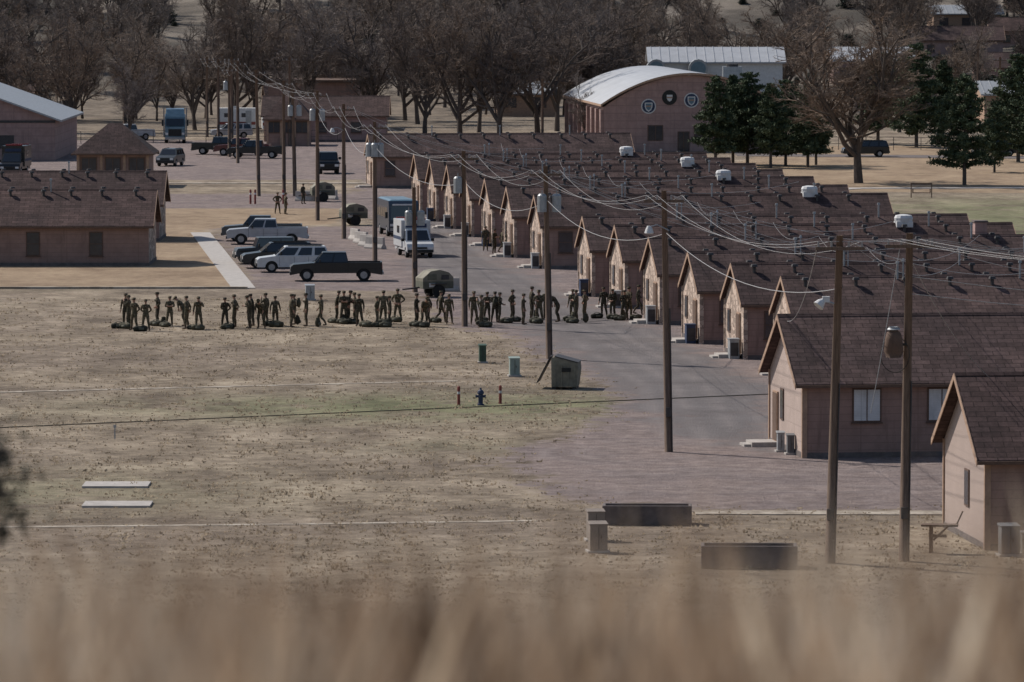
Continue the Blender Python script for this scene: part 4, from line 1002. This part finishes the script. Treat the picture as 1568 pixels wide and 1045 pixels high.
poses = [dict(la=dn,ra=dn,ll=st,rl=st2), dict(la=hip,ra=hip,ll=st2,rl=st2,turn=.4), dict(la=fr,ra=fr,ll=st,rl=st,pack=1), dict(la=fold,ra=fold,ll=st2,rl=st,turn=-.5),
         dict(la=dn,ra=up_,ll=st,rl=st2,turn=.3), dict(la=rch,ra=rch,ll=((.12,-.12,.50),(.14,.02,.10),0),rl=((.15,-.06,.5),(.2,.08,.1),0),lean=.75),
         dict(la=((.26,-.08,1.15),(.27,-.24,.98)),ra=((.26,.14,1.16),(.27,.12,.9)),ll=((.1,-.2,.53),(.11,-.22,.1),0),rl=((.1,.03,.49),(.11,.3,.16),0)),
         dict(la=bk,ra=bk,ll=st2,rl=st2,turn=.2), dict(la=dn,ra=pk,ll=st,rl=st,pack=1,turn=-.3), dict(la=pk,ra=fold,ll=st,rl=st2,lean=.15)]
SM = [body(p,i) for i,p in enumerate(poses)]
def bagmesh(seed):
    R = random.Random(seed); mb = MB(); l = .42
    mb.tube([(-l,0,.14),(-l+.03,0,.14),(-l*.5,0,.16+R.uniform(-.02,.03)),(0,R.uniform(-.04,.04),.15),(l*.5,0,.17),(l-.04,0,.14),(l,0,.13)],[.08,.14,.165,.15,.17,.14,.07],12)
    mb.tube([(-.25,0,.3),(-.1,.02,.37),(.1,-.02,.37),(.25,0,.31)],[.02]*4,5,1); mb.box((-.15,-.18,.08),(.15,-.14,.22),1)
    return mb.mesh('duffel_bag',['bag','olive'],True)
def ruckmesh():
    mb = MB(); mb.sphere((0,0,.26),.2,0,12,8,(1,.75,1.25)); mb.sphere((0,-.13,.19),.12,1,10,6,(1,.7,1)); mb.sphere((0,0,.48),.1,0,10,6,(1.6,.9,.7))
    return mb.mesh('rucksack',['bag','olive'],True)
BG = [bagmesh(1),bagmesh(2)]; RK = ruckmesh()
R = random.Random(77)
sx_ = [-21.9,-21.6,-21.2,-20.7,-20.35,-19.4,-18.7,-18.3,-17.8,-16.15,-15.85,-15.0,-14.75,-14.2,-13.95,-13.4,-12.6,-12.35,-11.75,-10.9,-10.1,-9.7,-9.3,-9.0,-8.7,-7.75,-7.3,-6.95,-6.65,-5.5,-5.1,-4.7,-4.2,-3.7,
       -2.1,-1.75,-1.4,-1.0,-.6,-.1,.7,1.15,1.5,2.0,2.6,3.5,3.8,4.3,5.35,5.8,6.4,6.8,7.55,8.1]
pc = [0,1,2,3,4,0,7,8,9,6,0,1,0,3,7,0,4,9]
for i,x in enumerate(sx_):
    yb = float(np.interp(x,[-22,-16,-10,-4,2,8.5],[321.5,323,326,325,328,333]))
    y = yb+R.uniform(-2.6,2.6); pz = R.choice(pc)
    if i in (6,13,30,44): pz = 5
    obj('soldier', SM[pz], (x+R.uniform(-.12,.12),y,0), R.choice([0,math.pi,1.57,-1.57,R.uniform(0,6.28)])+R.uniform(-.4,.4), scale=R.uniform(.97,1.08))
    if R.random() < .62: obj('duffel_bag', R.choice(BG), (x+R.uniform(-.45,.45),y-R.uniform(.2,.9),0), R.uniform(-.8,.8), scale=R.uniform(.8,1.05))
    if R.random() < .22: obj('rucksack', RK, (x+R.uniform(-.5,.5),y+R.uniform(-.7,.2),0), R.uniform(0,6))
obj('duffel_bag', BG[0], (-22.3,321.8,0), .2)
for (x,y,p,r_) in [(-19.3,468,1,.3),(-18.6,467,0,2),(-1.25,404,3,1),(-.65,405,6,2),(-.3,403,0,-1),(-17.9,487,0,1),(-1.9,408,8,0)]:
    obj('soldier', SM[p], (x,y,0), r_)

# ------------------------------------------------------------------ light, world, camera
el = math.radians(42); hx, hy = -.80, .60
sd = Vector((hx*math.cos(el), hy*math.cos(el), math.sin(el)))
sl = bpy.data.lights.new('sun','SUN'); sl.energy = 4.7; sl.angle = math.radians(.5); sl.color = (1,.94,.86)
so = bpy.data.objects.new('sun', sl); COL.objects.link(so); so.rotation_euler = sd.to_track_quat('Z','Y').to_euler(); so.location = (-50,50,80)
w = bpy.data.worlds.new('World'); scene.world = w; w.use_nodes = True; nt = w.node_tree
sky = nt.nodes.new('ShaderNodeTexSky'); sky.sky_type = 'NISHITA'; sky.sun_disc = False; sky.sun_elevation = el; sky.sun_rotation = math.atan2(hx,hy) % (2*math.pi)
bg = nt.nodes['Background']; bg.inputs[1].default_value = .095; nt.links.new(sky.outputs[0], bg.inputs[0])
cam = bpy.data.cameras.new('camera'); co_ = bpy.data.objects.new('camera', cam); COL.objects.link(co_)
co_.location = (0,0,20.8); co_.rotation_euler = (math.radians(90-3.826),0,0)
cam.lens = 200; cam.sensor_width = 36; cam.clip_start = .5; cam.clip_end = 8000
cam.dof.use_dof = True; cam.dof.focus_distance = 310; cam.dof.aperture_fstop = 4.0
scene.camera = co_
scene.view_settings.view_transform = 'Standard'; scene.view_settings.look = 'None'; scene.view_settings.exposure = 0
print('objects', len(bpy.data.objects))
